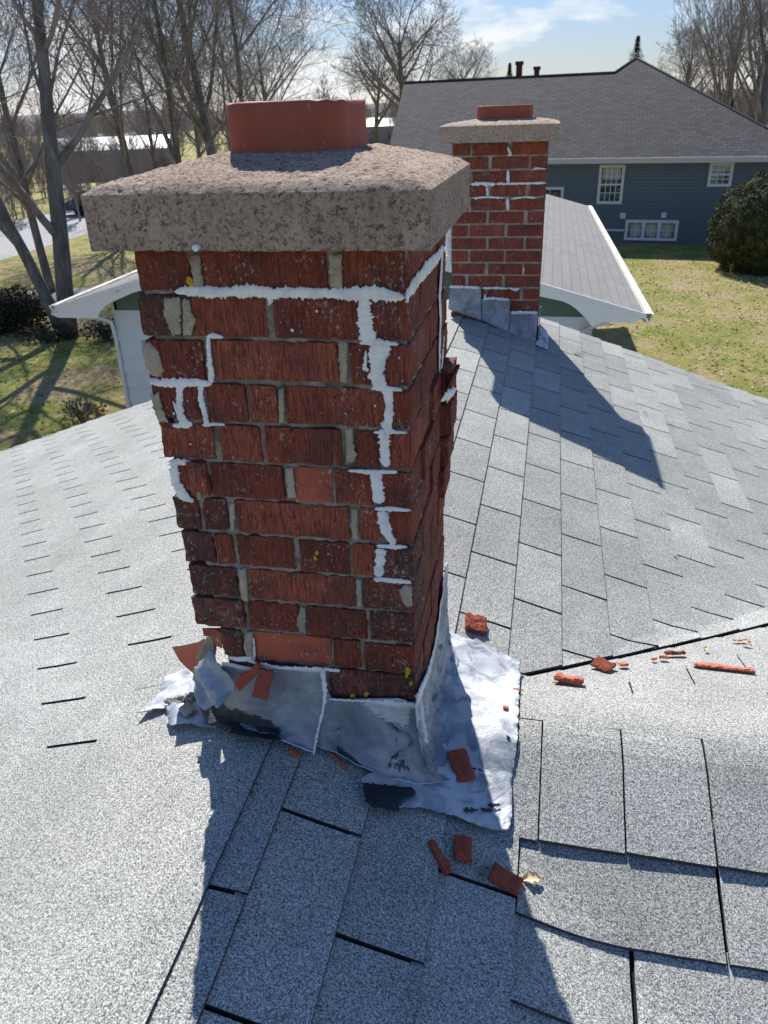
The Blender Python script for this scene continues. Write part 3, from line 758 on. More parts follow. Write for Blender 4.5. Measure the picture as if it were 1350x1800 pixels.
# white sealant along the tops and seams of the flashing
s2 = MB()
for s in ([(385,190,6),(430,200,8),(480,212,7),(560,214,8),(625,217,12),(690,222,8)], [(632,216,16),(638,260,12),(640,300,9),(636,340,6),(625,390,6),(612,440,5),(603,500,4)], [(655,316,7),(720,320,6),(780,322,8),(850,330,22),(900,335,24),(940,335,18)], [(940,300,10),(955,330,14),(960,370,10),(968,410,9),(975,460,10)]):
    pts = []
    for a, b, c in s:
        ztop = F0(a, b, -.012); pts.append(ztop)
    if s[0][0] == 632:
        pts = [on(z5(a, b), 1, -.014-.075*max(0, (b-260)/240)**1.1) for a, b, c in s]
    if s[0][0] == 940: pts = [on(z5(a, b), 1, -.014-.03*max(0, (b-330)/130)) for a, b, c in s]
    stroke(s2, pts, [c*.62/1.875/1000 for a, b, c in s], .002, rag=.8)
for s in ([(940, 325, .010), (958, 280, .008), (975, 235, .006), (990, 180, .005)],):
    stroke(s2, [SF(a, b, .009) for a, b, c in s], [c for a, b, c in s], .003, Vector((1, 0, 0)), .002, .6)
build_each(s2, 'sealant', MSE, ch, True)
tr = MB()
for pl in ([(762, 592), (770, 652), (800, 672), (880, 685), (905, 650), (940, 632), (930, 610), (860, 600)],):
    pts = [onH(z5(a, b), .031) for a, b in pl]; blob(tr, pts, .0015, Vector((0, 0, 1)), .004)
for pl in ([(225, 345), (290, 335), (330, 345), (400, 390), (470, 420), (500, 452), (430, 446), (330, 430), (250, 395)],):
    pts = [onH(z5(a, b), .033) for a, b in pl]; blob(tr, pts, .0015, Vector((0, 0, 1)), .004)
for cx, cy, s in ((1112, 683, 14), (1130, 680, 9), (1175, 683, 16), (1190, 668, 12), (1150, 550, 7), (1135, 545, 5), (1243, 443, 6), (1205, 664, 8)):
    pts = [onH(z5(cx+s*1.2*cos(t)+s*.5*sin(t), cy+s*.55*sin(t)), .029) for t in (0, 1, 2, 3, 4, 5)]; blob(tr, pts, .001, Vector((0, 0, 1)), .0045)
build_each(tr, 'tar', MTAR, ch, True)

# ------------------------------------------------------------------ far chimney
c2 = empty('brick_chimney', (-.092, 3.57, -1.0), 'smaller far red brick chimney with tan cap and grey stepped flashing near the roof end', 'chimney', 'brick chimneys on the grey shingle roof')
X0, X1, YF, YB, ZT = -.338, .154, 3.368, 3.79, .003
zz = lambda x, y: (760+x/3.214, 180+y/3.214)
b2 = MB()
cuts = [[(213, 225), (425, 447)], [(318, 336), (546, 556)], [(215, 225), (422, 438)], [(304, 330), (530, 552)], [(205, 218), (412, 438)], [(306, 318), (518, 540)], [(200, 210), (408, 424)], [(304, 316), (516, 528)], [(202, 214), (404, 414)], [(298, 316), (508, 518)], [(186, 204), (394, 410)], [(300, 310), (496, 512)], [(280, 290), (430, 440)], [(200, 210), (404, 414)], [(300, 312), (516, 528)]]
for r, ct in enumerate(cuts):
    yz = 258+74*r; zt, zb = ZT-HC*r-.004, ZT-HC*(r+1)+.004
    ed = [X0]+[on(zz(c, yz), 1, YF).x for p in ct for c in p]+[X1]
    ed = [ed[0]]+ed[1:]
    for i in range(0, len(ed)-1, 2):
        off = .004*random.random(); sg = .002*U(-1, 1)*(r < 5)
        if ed[i+1]-ed[i] > .02: brick(b2, ed[i], ed[i+1], YF-off, YF+.1, zb+sg, zt+sg, .05+.45*random.random(), step=.016, seed=r*5+i)
    for i, (ya, yb) in enumerate(((.105, .2), (.21, .422)) if r % 2 else ((.105, .3), (.31, .422))):
        brick(b2, X1-.1, X1, YF+ya, YF+yb, zb, zt, .5*random.random(), step=.03, seed=r); brick(b2, X0, X0+.1, YF+ya, YF+yb, zb, zt, .5*random.random(), step=.03, seed=r+9)
    for xa in (X0+.11, X0+.24): brick(b2, xa, xa+.12, YB-.1, YB, zb, zt, .5*random.random(), step=.03, seed=r)
b2.build('brickwork', MBR, c2)
m2 = MB()
def mf2(u, v):
    p = Vector((X0+.004+(X1-X0-.008)*u, YF+.004, ZT-.003-HC*15*v)); d = .004*noise.noise(p*60)+(.014*max(0, noise.noise(p*22)-.1)*2 if v < .33 else 0); return p+Vector((0, max(0, d), 0))
m2.grid(mf2, 80, 150); m2.box(X0+.006, X1-.006, YF+.03, YB-.006, ZT-HC*15, ZT-.004); m2.build('mortar', MMP, c2)
cp = MB(); cap_mesh(cp, -.40, .205, 3.30, 3.86, ZT, ZT+.082, ZT+.105, -.21, .05, 3.47, 3.70, .005, 48, 4.); cp.build('concrete_cap', MCO2, c2, True)
fl = MB(); flue_mesh(fl, -.081, 3.58, .285, .25, ZT+.09, ZT+.166, .03, .018); fl.build('flue_liner', MCL, c2, True, True)
st = MB(); fz = lambda x, y, o=-.008: on(zz(x, y), 1, YF+o)
def step(P, B, seed):
    def fn(u, v):
        t = P[0].lerp(P[1], u); b = B[0].lerp(B[1], u); p = t.lerp(b, v); p.y -= .012*v*v+.0; p += Vector((0, 1, 0))*.004*noise.noise(p*30+Vector((seed, 0, 0))); return p
    st.grid(fn, 14, 14)
step((fz(97, 1045), fz(275, 1050)), (fz(92, 1165), fz(278, 1232)), 0)
step((fz(280, 1115, -.012), fz(438, 1118, -.012)), (fz(280, 1228, -.012), fz(434, 1305, -.012)), 3)
step((fz(437, 1192, -.016), fz(596, 1192, -.016)), (fz(434, 1300, -.016), fz(583, 1370, -.016)), 6)
def wrap(u, v):
    p = Vector((X1+.008, YF-.01+.44*u, -.90-.03*u+(-.16)*v)); p.x += .002*noise.noise(p*30); return p
st.grid(wrap, 20, 6)
for o in build_each(st, 'stepped_flashing', MLP, c2, True, False): md = o.modifiers.new('s', 'SOLIDIFY'); md.thickness = .003
s3 = MB()
st2 = [([(98,1043),(180,1042),(270,1048)], 8), ([(280,1050),(350,1048),(430,1052)], 7), ([(285,1112),(350,1108),(436,1115)], 8), ([(440,1190),(520,1186),(596,1190)], 9), ([(296,1080),(300,1120)], 6), ([(432,1048),(470,1060),(494,1050)], 8), ([(215,462),(290,458),(360,462)], 9), ([(360,460),(500,458),(645,455)], 6),
       ([(425,380),(430,458)], 7), ([(424,540),(428,610)], 8), ([(225,540),(320,535),(410,540)], 5), ([(440,545),(520,535),(590,540)], 5), ([(306,470),(314,530)], 7)]
st2 += [([(425,250),(445,296),(420,300)], 6), ([(560,380),(600,372),(640,376)], 5), ([(516,930),(512,975)], 4)]
for i, (s, w) in enumerate(st2):
    pts = [fz(a, b, -.018 if b > 1100 else (-.013 if b > 1030 else -.005)) for a, b in s]; stroke(s3, pts, [w/3.214/345]*len(pts), .004, step=.006, rag=.6, seed=i)
# smeared white edge down the left corner, corner foot on the roof
stroke(s3, [fz(108, 690, .02), fz(92, 740, .02), fz(92, 800, .02), fz(105, 840, .02), fz(100, 920, .02)], [.014, .022, .022, .016, .006], .006, step=.006)
build_each(s3, 'sealant', MSE, c2, True)
ft = MB(); fpts = [onH(zz(a, b), .016) for a, b in ((583, 1370), (652, 1398), (655, 1320), (645, 1290), (600, 1262))]
blob(ft, fpts, .004, Vector((0, 0, 1)), .003); ft.build('flashing_foot', MLW, c2, False, True)

# ------------------------------------------------------------------ brick debris and leaves
MDB = brick_mat('broken_brick', 1., True, 1.35, (.50, .19, .115)); MDR = brick_mat('shaded_broken_brick', 1., True, .8, (.30, .065, .036))  # MDR: same broken brick, shade put into its colour for shadowed pieces
def chunk(px, w, l, t, rot, label, tilt=(0, 0), lift=0., tint=1.6, name='brick_fragment', mat=None, cat='brick fragment', group='broken brick pieces on the roof', taper=0., pos=None):
    p = pos or onH(px, .012); w *= 1.3; l *= 1.3; t *= .85; hx = H(p.x+.01, p.y)-H(p.x-.01, p.y); hy = H(p.x, p.y+.01)-H(p.x, p.y-.01)
    mb = MB(); brick(mb, -w/2, w/2, -l/2, l/2, 0, t, tint, .0012, max(.003, min(w, l)/8), .0016, seed=px[0]*.37)
    mb.v = [((x*(1-taper*(y/l+.5))+.0015*noise.noise(Vector((x*90, y*90, px[0])))), y, z*(1+.5*noise.noise(Vector((x*60, y*60, px[1]))))) for x, y, z in mb.v]
    o = mb.build(name, mat or MDB); tag(o, label, cat, group)
    nrm = Vector((-hx/.02, -hy/.02, 1)).normalized()
    ex = Vector((1, 0, hx/.02)).normalized(); ey = nrm.cross(ex)
    M4 = Matrix((ex, ey, nrm)).transposed().to_4x4() @ Matrix.Rotation(rot, 4, 'Z') @ Matrix.Rotation(tilt[0], 4, 'X') @ Matrix.Rotation(tilt[1], 4, 'Y')
    M4.translation = p+Vector((0, 0, lift if pos is None else 0)); o.matrix_world = M4
    return o
Q = radians
chunk((835, 1100), .044, .05, .018, Q(5), 'square orange brick chunk on the shingles just behind the flashing of the near chimney', tint=.2)
chunk((1000, 1198), .052, .022, .016, Q(-8), 'rounded orange brick chunk with pale mortar, leftmost of the pieces along the valley')
chunk((1060, 1172), .040, .034, .009, Q(-32), 'tilted flat orange brick flake resting across the roof valley', (.3, .2), .003, tint=.2)
chunk((1096, 1170), .020, .013, .008, Q(30), 'small brown red crumb of brick just right of the tilted flake at the valley')
chunk((1166, 1157), .018, .012, .009, Q(10), 'orange crumb at the left end of the dark fragment in the valley')
chunk((1186, 1150), .045, .012, .010, Q(18), 'long dark red sliver of brick lodged in the valley', tint=.1)
chunk((1150, 1160), .016, .010, .006, Q(50), 'greyish pink crumb left of the dark sliver in the valley')
chunk((1300, 1127), .030, .009, .005, Q(15), 'thin red sliver in the valley near the right edge of the roof view')
chunk((1272, 1174), .112, .020, .006, Q(-3), 'longest flat orange brick sliver lying alone on the bright slope at right', taper=.0)
chunk((810, 1357), .030, .052, .008, Q(28), 'shade-darkened red brick flake lying on the flashing at the foot of the near chimney', (.1, -.1), .016, mat=MDR)
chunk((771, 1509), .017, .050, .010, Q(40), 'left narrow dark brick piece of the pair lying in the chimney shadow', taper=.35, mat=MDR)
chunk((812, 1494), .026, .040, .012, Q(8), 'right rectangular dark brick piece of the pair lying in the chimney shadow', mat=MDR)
chunk((887, 1548), .044, .030, .012, Q(-14), 'shade-darkened red brick slab at the edge of the chimney shadow beside the pale leaf', mat=MDR)
chunk((888, 1253), .009, .011, .004, Q(10), 'tiny orange brick crumb on the white flashing sheet, lower of two', lift=.014)
chunk((910, 1221), .018, .005, .003, Q(-5), 'tiny flat orange brick crumb at the outer edge of the white flashing sheet', lift=.014)
chunk((975, 1200), .012, .008, .005, Q(40), 'pale mortar crumb touching the rounded orange chunk near the valley', mat=MMP, cat='mortar crumb', name='mortar_crumb', group='mortar crumbs on the roof')
chunk((1050, 1211), .005, .004, .003, 0, 'tiny red speck of brick right below the rounded orange chunk')
chunk((930, 1350), .006, .005, .003, 0, 'dark crumb below on the shingle right of the flashing sheet', mat=MTAR, cat='crumb', name='tar_crumb', group=None) if False else None
# flakes leaning on the front flashing
def flake(pl, off0, off1, label, t=.006):
    P = []; ys = [q[1] for q in pl]; a, b = min(ys), max(ys)
    for q in pl: P.append(on(z5(*q), 1, off0+(off1-off0)*(q[1]-a)/(b-a)))
    mb = MB(); k = []
    for i in range(len(P)):
        c, d = P[i], P[(i+1) % len(P)]
        for j in range(5): q = c.lerp(d, j/5); k.append(q+Vector((1, 0, 1))*.0012*noise.noise(q*150))
    mb.prism(k, Vector((0, -t, .001)), .1+1.5); o = mb.build('brick_fragment', MDR, None, False, True); tag(o, label, 'brick fragment', 'broken brick pieces on the roof')
flake([(345, 262), (362, 232), (392, 222), (418, 190), (430, 205), (412, 240), (388, 262), (362, 285)], -.018, -.035, 'dark bent brick flake leaning on the front flashing, left of its brighter neighbour')
flake([(425, 210), (470, 222), (452, 315), (402, 302)], -.020, -.050, 'bright rust coloured rectangular brick flake leaning on the front flashing of the near chimney')
# big spalled face of a brick fallen at the left corner, pale mortar on its back
tl = [onH(z5(*p), .03) for p in ()]
def solidpoly(front, back, name, mat, label=None, cat=None, group=None, parent=None):
    n = len(front); mb = MB(); mb.add(front+back, [tuple(range(n)), tuple(range(2*n-1, n-1, -1))]+[(i, n+i, n+(i+1) % n, (i+1) % n) for i in range(n)], 1.7)
    o = mb.build(name, mat, parent, False, True)
    if label: tag(o, label, cat, group)
    return o
def lc(pl, o): return [on(z5(*p), 1, o+.0006*(p[0] % 7)) for p in pl]
sf = [(135, 145), (180, 138), (222, 128), (240, 118), (228, 150), (215, 185), (212, 238), (185, 215), (160, 190)]
solidpoly(lc(sf, .10), lc([(a+10, b+2) for a, b in sf], .135), 'brick_fragment', MDB, 'large broken brick corner lying against the lower left edge of the near chimney', 'brick fragment', 'broken brick pieces on the roof')
sf2 = [(215, 180), (232, 140), (250, 112), (268, 106), (275, 150), (268, 190), (240, 180), (220, 192)]
solidpoly(lc(sf2, .05), lc([(a+8, b) for a, b in sf2], .075), 'mortar_chunk', MMP, 'pale mortar chunk wedged behind the large broken brick corner', 'mortar chunk')
solidpoly(lc([(250, 85), (285, 88), (300, 100), (302, 150), (282, 142), (262, 112)], .0), lc([(250, 85), (285, 88), (300, 100), (302, 150), (282, 142), (262, 112)], .05), 'broken_brick_end', MBR, parent=ch)
solidpoly(lc([(235, 82), (296, 82), (300, 122), (268, 112), (240, 108)], .012), lc([(235, 82), (296, 82), (300, 122), (268, 112), (240, 108)], .06), 'broken_brick_end', MBR, parent=ch)
rb = MB()
for a, b, s in ((150, 330, 22), (180, 322, 24), (125, 328, 12), (200, 310, 14)):
    pts = [onH(z5(a+s*1.2*cos(t), b+s*.45*sin(t)), .026) for t in (0, .9, 1.8, 2.7, 3.6, 4.5, 5.4)]; blob(rb, pts, .008, Vector((0, 0, 1)), .006)
build_each(rb, 'mortar_crust', MMO, ch)
rr = onH(z5(193, 378), .03)
chunk((333, 1262), .034, .020, .008, Q(-40), 'grey mortar flake lying in the curled white tongue of flashing at left', mat=MMP, cat='mortar flake', name='mortar_flake', group='mortar crumbs on the roof', lift=.02)
chunk((517, 1326), .02, .012, .006, Q(-20), 'red brick crumb peeping out under the front flashing edge')
chunk((590, 1335), .05, .008, .005, Q(-28), 'thin red brick sliver under the lower edge of the right front flashing')
chunk((1257, 1451), .011, .015, .007, Q(5), 'single pinkish pebble sized crumb on the near right shingles', mat=MMP, cat='mortar crumb', name='mortar_crumb', group='mortar crumbs on the roof')
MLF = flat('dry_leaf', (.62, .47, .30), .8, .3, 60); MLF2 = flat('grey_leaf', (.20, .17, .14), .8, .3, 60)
def leaf(px, L, rot, label, mat=MLF, curl=.5):
    p = onH(px, .013); mb = MB()
    def fn(u, v):
        w = sin(pi*min(1, u*1.02))**.8*L*.3*(1+.25*sin(u*19)); x = (u-.5)*L; y = (v-.5)*2*w
        return Vector((x, y, .003+curl*(abs(v-.5)*2)**2*L*.25+.12*L*sin(u*4)))
    mb.grid(fn, 14, 6); o = mb.build('dry_leaf', mat); tag(o, label, 'leaf', 'dry leaves on the roof'); o.location = p; o.rotation_euler = (0.1, -.1, rot)
    md = o.modifiers.new('s', 'SOLIDIFY'); md.thickness = .0006
leaf((935, 1547), .036, Q(15), 'pale tan dry leaf beside the dark brick slab at the shadow edge')
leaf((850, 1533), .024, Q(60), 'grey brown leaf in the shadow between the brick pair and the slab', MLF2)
leaf((1312, 1132), .030, Q(-40), 'tan leaf caught at the valley near the right edge'); leaf((1240, 1143), .022, Q(70), 'pale curled leaf in front of the valley between the slivers')
leaf((1134, 727), .02, Q(20), 'small whitish leaf on the upper slope, left of two'); leaf((1177, 743), .02, Q(120), 'small whitish leaf on the upper slope, right of two')
leaf((1015, 624), .05, Q(-5), 'grey twig like leaf on the slope right of the far chimney', MLF2, .2)
leaf((1187, 980), .012, Q(40), 'small dark leaf speck on the mid slope', MLF2)

# ------------------------------------------------------------------ ground, road
GZ = -5.1
def grass_mat():
    q = M('patchy_lawn', .95); a = q.noise(.30, 5, .65, .8); b = q.noise(1.1, 5, .7, .5); f = q.noise((9, 9, 9), 5, .75); s = q.noise(38, 3, .7)
    t = q.math('ADD', q.math('MULTIPLY', a, .55), q.math('MULTIPLY', b, .45))
    c = q.ramp(t, [(.36, (.13, .18, .02)), (.44, (.24, .27, .035)), (.50, (.36, .32, .09)), (.56, (.46, .36, .19)), (.62, (.40, .28, .16)), (.69, (.20, .13, .08))])
    c = q.mix(q.math('MULTIPLY', q.step(f, .52, .66), .6), c, (.62, .54, .36)); c = q.mix(q.math('MULTIPLY', q.step(f, .46, .3), .45), c, (.09, .08, .03))
    q.col(c); q.bump(f, .12, 1.); q.bump(s, .03, 1.); return q.m
g = MB(); g.grid(lambda u, v: Vector((-900+1800*u, -300+1500*v, GZ)), 4, 4); ground = g.build('ground', grass_mat()); tag(ground, kind='structure')
q = M('grass_blades', .9); q.col(q.ramp(q.noise(.8, 4, .8), [(.35, (.20, .24, .03)), (.5, (.46, .42, .12)), (.62, (.62, .50, .28))])); MGB = q.m
gr = random.Random(4); gb = MB(); lb_ = MB()
for i in range(26000):
    if i % 2: x, y = gr.uniform(1.5, 13), 9+gr.random()**1.3*24
    else: x, y = gr.uniform(-22, -6), 9+gr.random()**1.2*24
    if noise.noise(Vector((x*.8, y*.8, 0)))+gr.uniform(-.5, .5) < -.05: continue
    a = gr.uniform(0, pi); w, h = gr.uniform(.02, .05), gr.uniform(.012, .04); c_, s_ = cos(a)*w, sin(a)*w; dx, dy = gr.uniform(-.05, .05), gr.uniform(-.05, .05)
    gb.add([(x-c_, y-s_, GZ), (x+c_, y+s_, GZ), (x+dx, y+dy, GZ+h)], [(0, 1, 2)])
tag(gb.build('grass', MGB), kind='stuff', label='patchy green and straw coloured grass of the lawns', cat='grass')
for i in range(5200):
    if i % 3: x, y = gr.uniform(1.5, 13), 10+gr.random()*20
    else: x, y = gr.uniform(-22, -6), 9+gr.random()*22
    if noise.noise(Vector((x*.35, y*.6, 5)))+gr.uniform(-.3, .3) < .05: continue
    a = gr.uniform(0, 6.28); r_ = gr.uniform(.02, .05); z = GZ+.03
    lb_.add([(x+r_*cos(a), y+r_*sin(a), z), (x-r_*.6*sin(a), y+r_*.6*cos(a), z+.02), (x-r_*cos(a), y-r_*sin(a), z+.005), (x+r_*.6*sin(a), y-r_*.6*cos(a), z+.03)], [(0, 1, 2, 3)])
tag(lb_.build('fallen_leaves', flat('pale_dead_leaves', (.62, .50, .38), .8, .3, 3)), kind='stuff', label='pale dead leaves littering the lawns', cat='fallen leaves')
MRO = flat('pale_asphalt', (.30, .30, .31), .9, .12, 3, 0, .01)
def strip(px, name, z, mat):
    mb = MB(); P = [on(q, 2, GZ+z) for q in px]; mb.add(P, [tuple(range(len(P)))]); o = mb.build(name, mat); tag(o, kind='structure'); return o
strip([(-260, 560), (0, 458), (150, 412), (330, 360), (560, 300), (560, 290), (330, 335), (150, 362), (0, 392), (-260, 440)], 'road', .004, MRO)
strip([(-40, 535), (70, 532), (160, 520), (300, 500), (300, 488), (160, 505), (70, 510), (-40, 512)], 'driveway', .006, flat('worn_drive', (.27, .25, .24), .9, .2, 2))

# ------------------------------------------------------------------ neighbouring gabled wing just behind the roof end
wg = empty('white_gabled_garage', (-2.9, 12, GZ), 'white trimmed gabled garage with grey shingle roof and pale siding, directly behind the roof end', 'garage')
YW = 9.95; KX = -.0246; LW = 13.0; xt0, xt1, zt_ = -7.35, 1.53, -2.41; xm = -2.9; zp = zt_+.28*4.43
def skew(v): return Vector((v[0]+(v[1]-YW)*KX, v[1], v[2]))
def far_shingle(name, c0, c1, s):
    q = M(name, .95); b = q.n('TexBrick'); b.inputs['Scale'].default_value = 1; b.inputs['Brick Width'].default_value = .33; b.inputs['Row Height'].default_value = .143 if s == 'y' else .19
    b.inputs['Mortar Size'].default_value = .010 if s == 'y' else .022; b.inputs['Mortar Smooth'].default_value = .3; b.inputs['Bias'].default_value = 0; b.inputs['Color1'].default_value = (*c0, 1); b.inputs['Color2'].default_value = (*c1, 1); b.inputs['Mortar'].default_value = (*[x*(.4 if s == 'x' else .72) for x in c0], 1)
    sx = q.n('SeparateXYZ'); q.l(q.tc, sx.inputs[0]); cx = q.n('CombineXYZ')
    q.l(sx.outputs['Y' if s == 'y' else 'X'], cx.inputs[0]); q.l(q.math('MULTIPLY', sx.outputs['X'], 1.04) if s == 'y' else q.math('MULTIPLY', sx.outputs['Z'], 2.2), cx.inputs[1]); q.l(cx.outputs[0], b.inputs['Vector'])
    n = q.noise(.9, 5, .65); n2 = q.noise(14, 3, .7)
    c = q.mix(q.math('MULTIPLY', q.step(n, .35, .7), .3), b.outputs['Color'], tuple(x*1.4 for x in c0)); c = q.mix(q.math('MULTIPLY', q.step(n2, .4, .7), .25), c, tuple(x*.6 for x in c0))
    q.col(c); q.bump(b.outputs['Fac'], .006, -1.); return q.m
mw = MB(); th = Vector((0, 0, -.03))
for xe in (xt0, xt1):
    mw.prism([skew((xe, YW-.02, zt_+.015)), skew((xm, YW-.02, zp+.015)), skew((xm, YW+LW, zp+.015)), skew((xe, YW+LW, zt_+.015))], th)
wr = mw.build('roof', far_shingle('grey_weathered_shingles', (.22, .21, .20), (.265, .25, .24), 'y'), wg, False, True)
def WP(px, py, y=YW): return on((px, py), 1, y)
peel = M('peeling_white_paint', .6); pf = peel.noise((3.2, 3.2, 6), 5, .7, .5); pl_ = peel.noise(.7, 2, .5)
peel.col(peel.mix(peel.step(peel.math('ADD', pf, peel.math('MULTIPLY', pl_, .3)), .775, .80), (.74, .75, .77), (.24, .23, .22))); MPE = peel.m
bb = MB()
def zrake(x): return zp-(zp-zt_)*abs(x-xm)/(xt1-xm if x > xm else xm-xt0)
for s in (1, -1):
    xe = xt1 if s > 0 else xt0
    pxs = [(1133, 557), (1115, 567), (1060, 567), (1040, 574), (1030, 560), (1015, 545), (1003, 536), (990, 530), (950, 521)] if s > 0 else [(89, 552), (101, 558), (171, 560), (174, 550), (184, 538), (197, 531), (232, 515)]
    P = [Vector((xm, YW, zp)), Vector((xe, YW, zt_))]+[WP(a, b) for a, b in pxs]+[Vector((xm, YW, zp-.24))]
    bb.prism(P, Vector((0, .035, 0)))
bb.build('bargeboard', MPE, wg, False, True)
tm = MB()
for s in (1, -1):
    xe = xt1 if s > 0 else xt0
    tm.prism([skew((xm, YW-.03, zp+.02)), skew((xe+s*.02, YW-.03, zt_+.02)), skew((xe+s*.02, YW-.03, zt_-.05)), skew((xm, YW-.03, zp-.05))], Vector((0, .028, 0)))
tm.build('rake_trim', MWHT, wg, False, True)
MGUT = flat('cream_gutter', (.72, .70, .60), .5, .15, 2)
for s in (1, -1):
    xe = xt1 if s > 0 else xt0; gt = MB(); prof = [(0, 0), (0, -.11), (.07, -.12), (.11, -.03), (.12, .0), (.10, .0), (.09, -.03), (.06, -.10), (.015, -.095), (.015, 0)]
    a = [skew((xe+s*(x+.0), YW-.02, zt_+z+.01)) for x, z in prof]; gt.prism(a, skew((0, LW+YW, 0))-skew((0, YW, 0))-Vector((0, 0, 0)), 0)
    go = gt.build('gutter', MGUT, wg, False, True)
    fg = MB(); fg.prism([skew((xe+s*.02, YW, zt_+.016)), skew((xe+s*.10, YW, zt_+.016)), skew((xe+s*.10, YW+LW, zt_+.016)), skew((xe+s*.02, YW+LW, zt_+.016))], Vector((0, 0, .006))); fg.build('gutter_guard', MGUT, go, False, True)
    dp = MB(); xw = (on((1036, 590), 1, YW+.3).x if s > 0 else on((200, 551), 1, YW+.3).x)
    pts = [skew((xe-s*.45, YW+.1, zt_-.12)), skew((xe-s*.6, YW+.12, zt_-.17)), skew((xe-s*.78, YW+.2, zt_-.28)), skew((xw+s*.04, YW+.3, zt_-.5)), skew((xw+s*.04, YW+.3, zt_-1.0)), skew((xw+s*.04, YW+.3, GZ+.2))]
    dp.tube(pts, [.035]*6, 8); dp.build('downspout', flat('white_downspout', (.6, .62, .66), .5), wg, True)
MWG = flat('green_board', (.10, .15, .13), .7, .15, 4); ws_ = MB()
xw0, xw1 = on((200, 551), 1, YW+.3).x, on((1036, 590), 1, YW+.3).x
q = M('pale_clapboard', .65); q.col(q.mix(q.noise(2, 3), (.52, .56, .60), (.58, .62, .66))); MCB = q.m
z = GZ; i = 0
while z < zt_-.14:
    zt2 = min(z+.26, zt_-.12); ws_.prism([skew((xw0, YW+.30, z)), skew((xw1, YW+.30, z)), skew((xw1, YW+.335, zt2)), skew((xw0, YW+.335, zt2))], Vector((0, .05, 0))); z += .26
ws_.build('wall', MCB, wg, False, True)
sw = MB()
for xx in (xw0, xw1): sw.prism([skew((xx-.04, YW+.36, GZ)), skew((xx+.04, YW+.36, GZ)), skew((xx+.04, YW+.36, zt_)), skew((xx-.04, YW+.36, zt_))], skew((0, LW-.6+YW, 0))-skew((0, YW, 0)))
build_each(sw, 'wall', MCB, wg)
gg = MB(); gg.prism([skew((xw0, YW+.36, zt_-.13)), skew((xw1, YW+.36, zt_-.13)), skew((xw1, YW+.36, zrake(xw1)-.05)), skew((xm, YW+.36, zp-.05)), skew((xw0, YW+.36, zrake(xw0)-.05))], Vector((0, .05, 0)))
for x in (-5.9, -5.3, -4.7, .0, -.4, .35): gg.box(x, x+.03, YW+.34, YW+.365, zt_-.12, zt_+.2)
gg.build('gable', MWG, wg, False, True)

# ------------------------------------------------------------------ blue neighbour house
A = radians(10); dX = Vector((cos(A), -sin(A), 0)); dN = Vector((sin(A), cos(A), 0)); G1 = on((1150, 428), 2, GZ); D0 = dN.dot(G1)
BL = lambda q, off=0.: onplane(q, dN, D0-off)
bh = empty('blue_house', G1, 'long blue clapboard house with dark grey shingled roof, beyond the lawn', 'house')
def UV(p): return ((p-G1).dot(dX), p.z)
def W3(u, z, o=0.): return Vector((G1.x, G1.y, 0))+dX*u-dN*o+Vector((0, 0, z))
uL, uR, zE = -11.6, 13.0, -1.84
q = M('blue_clapboard', .6); wv = q.n('TexWave'); wv.wave_type = 'BANDS'; wv.bands_direction = 'Z'; wv.wave_profile = 'SAW'; wv.inputs['Scale'].default_value = 2.6; wv.inputs['Distortion'].default_value = 0
q.l(q.tc, wv.inputs['Vector']); q.col(q.mix(q.step(wv.outputs['Fac'], .0, .25), (.09, .118, .155), (.135, .172, .22))); q.bump(wv.outputs['Fac'], .02, 1.); MBL = q.m
bw = MB(); P = [W3(uL, GZ), W3(uR, GZ), W3(uR, GZ, -9), W3(uL, GZ, -9)]; bw.prism(P, Vector((0, 0, zE-GZ))); bw.build('wall', MBL, bh, False, True)
SB = .44; OH = .45
nR = Vector((0, 0, 1))+(-dN)*SB; dR = nR.dot(W3(0, zE+.05, OH))
RP = lambda px: onplane(px, nR, dR)
rl, rr_, pk, hr = RP((710, 147)), RP((1080, 127)), RP((1118, 102)), RP((1350, 226))
eL = W3(UV(RP((686, 270)))[0], zE+.05, OH); zr = (rl.z+rr_.z)/2
def at_z(p, z):      # slide along the roof slope to height z
    k = (z-p.z)/SB; return Vector((p.x, p.y, z))+dN*k
rl, rr_ = at_z(rl, zr), at_z(rr_, zr)
hd = hr-pk; t = (zE+.05-pk.z)/hd.z; eR = pk+hd*t
TB = Vector((0, 0, -.12))
rb_ = MB(); rb_.prism([eL, eR, pk, rr_, rl], TB)
bkL = rl+dN*(zr-zE)/SB; bkL.z = zE; bkR = rr_+dN*(zr-zE)/SB; bkR.z = zE
rb_.prism([rl, rr_, bkR, bkL], TB)
pb = pk+dN*(pk.z-zE)/SB; pb.z = zE; rb_.prism([rr_, pk, pb, bkR], TB)
e2_ = pb+(eR-pk)-dN*((eR-pk).dot(dN)); e2_.z = zE+.05; rb_.prism([pk, eR, e2_], TB); rb_.prism([pk, e2_, pb], TB)
brf = rb_.build('roof', far_shingle('charcoal_shingles', (.042, .042, .048), (.088, .088, .096), 'x'), bh, False, True)
rc = MB(); rc.tube([rl, rr_], [.07, .07], 6); rc.tube([rr_, pk], [.06, .06], 6); rc.tube([pk, eR], [.06, .06], 6); rc.build('ridge_cap', flat('ridge_cap', (.05, .05, .055), .9), brf)
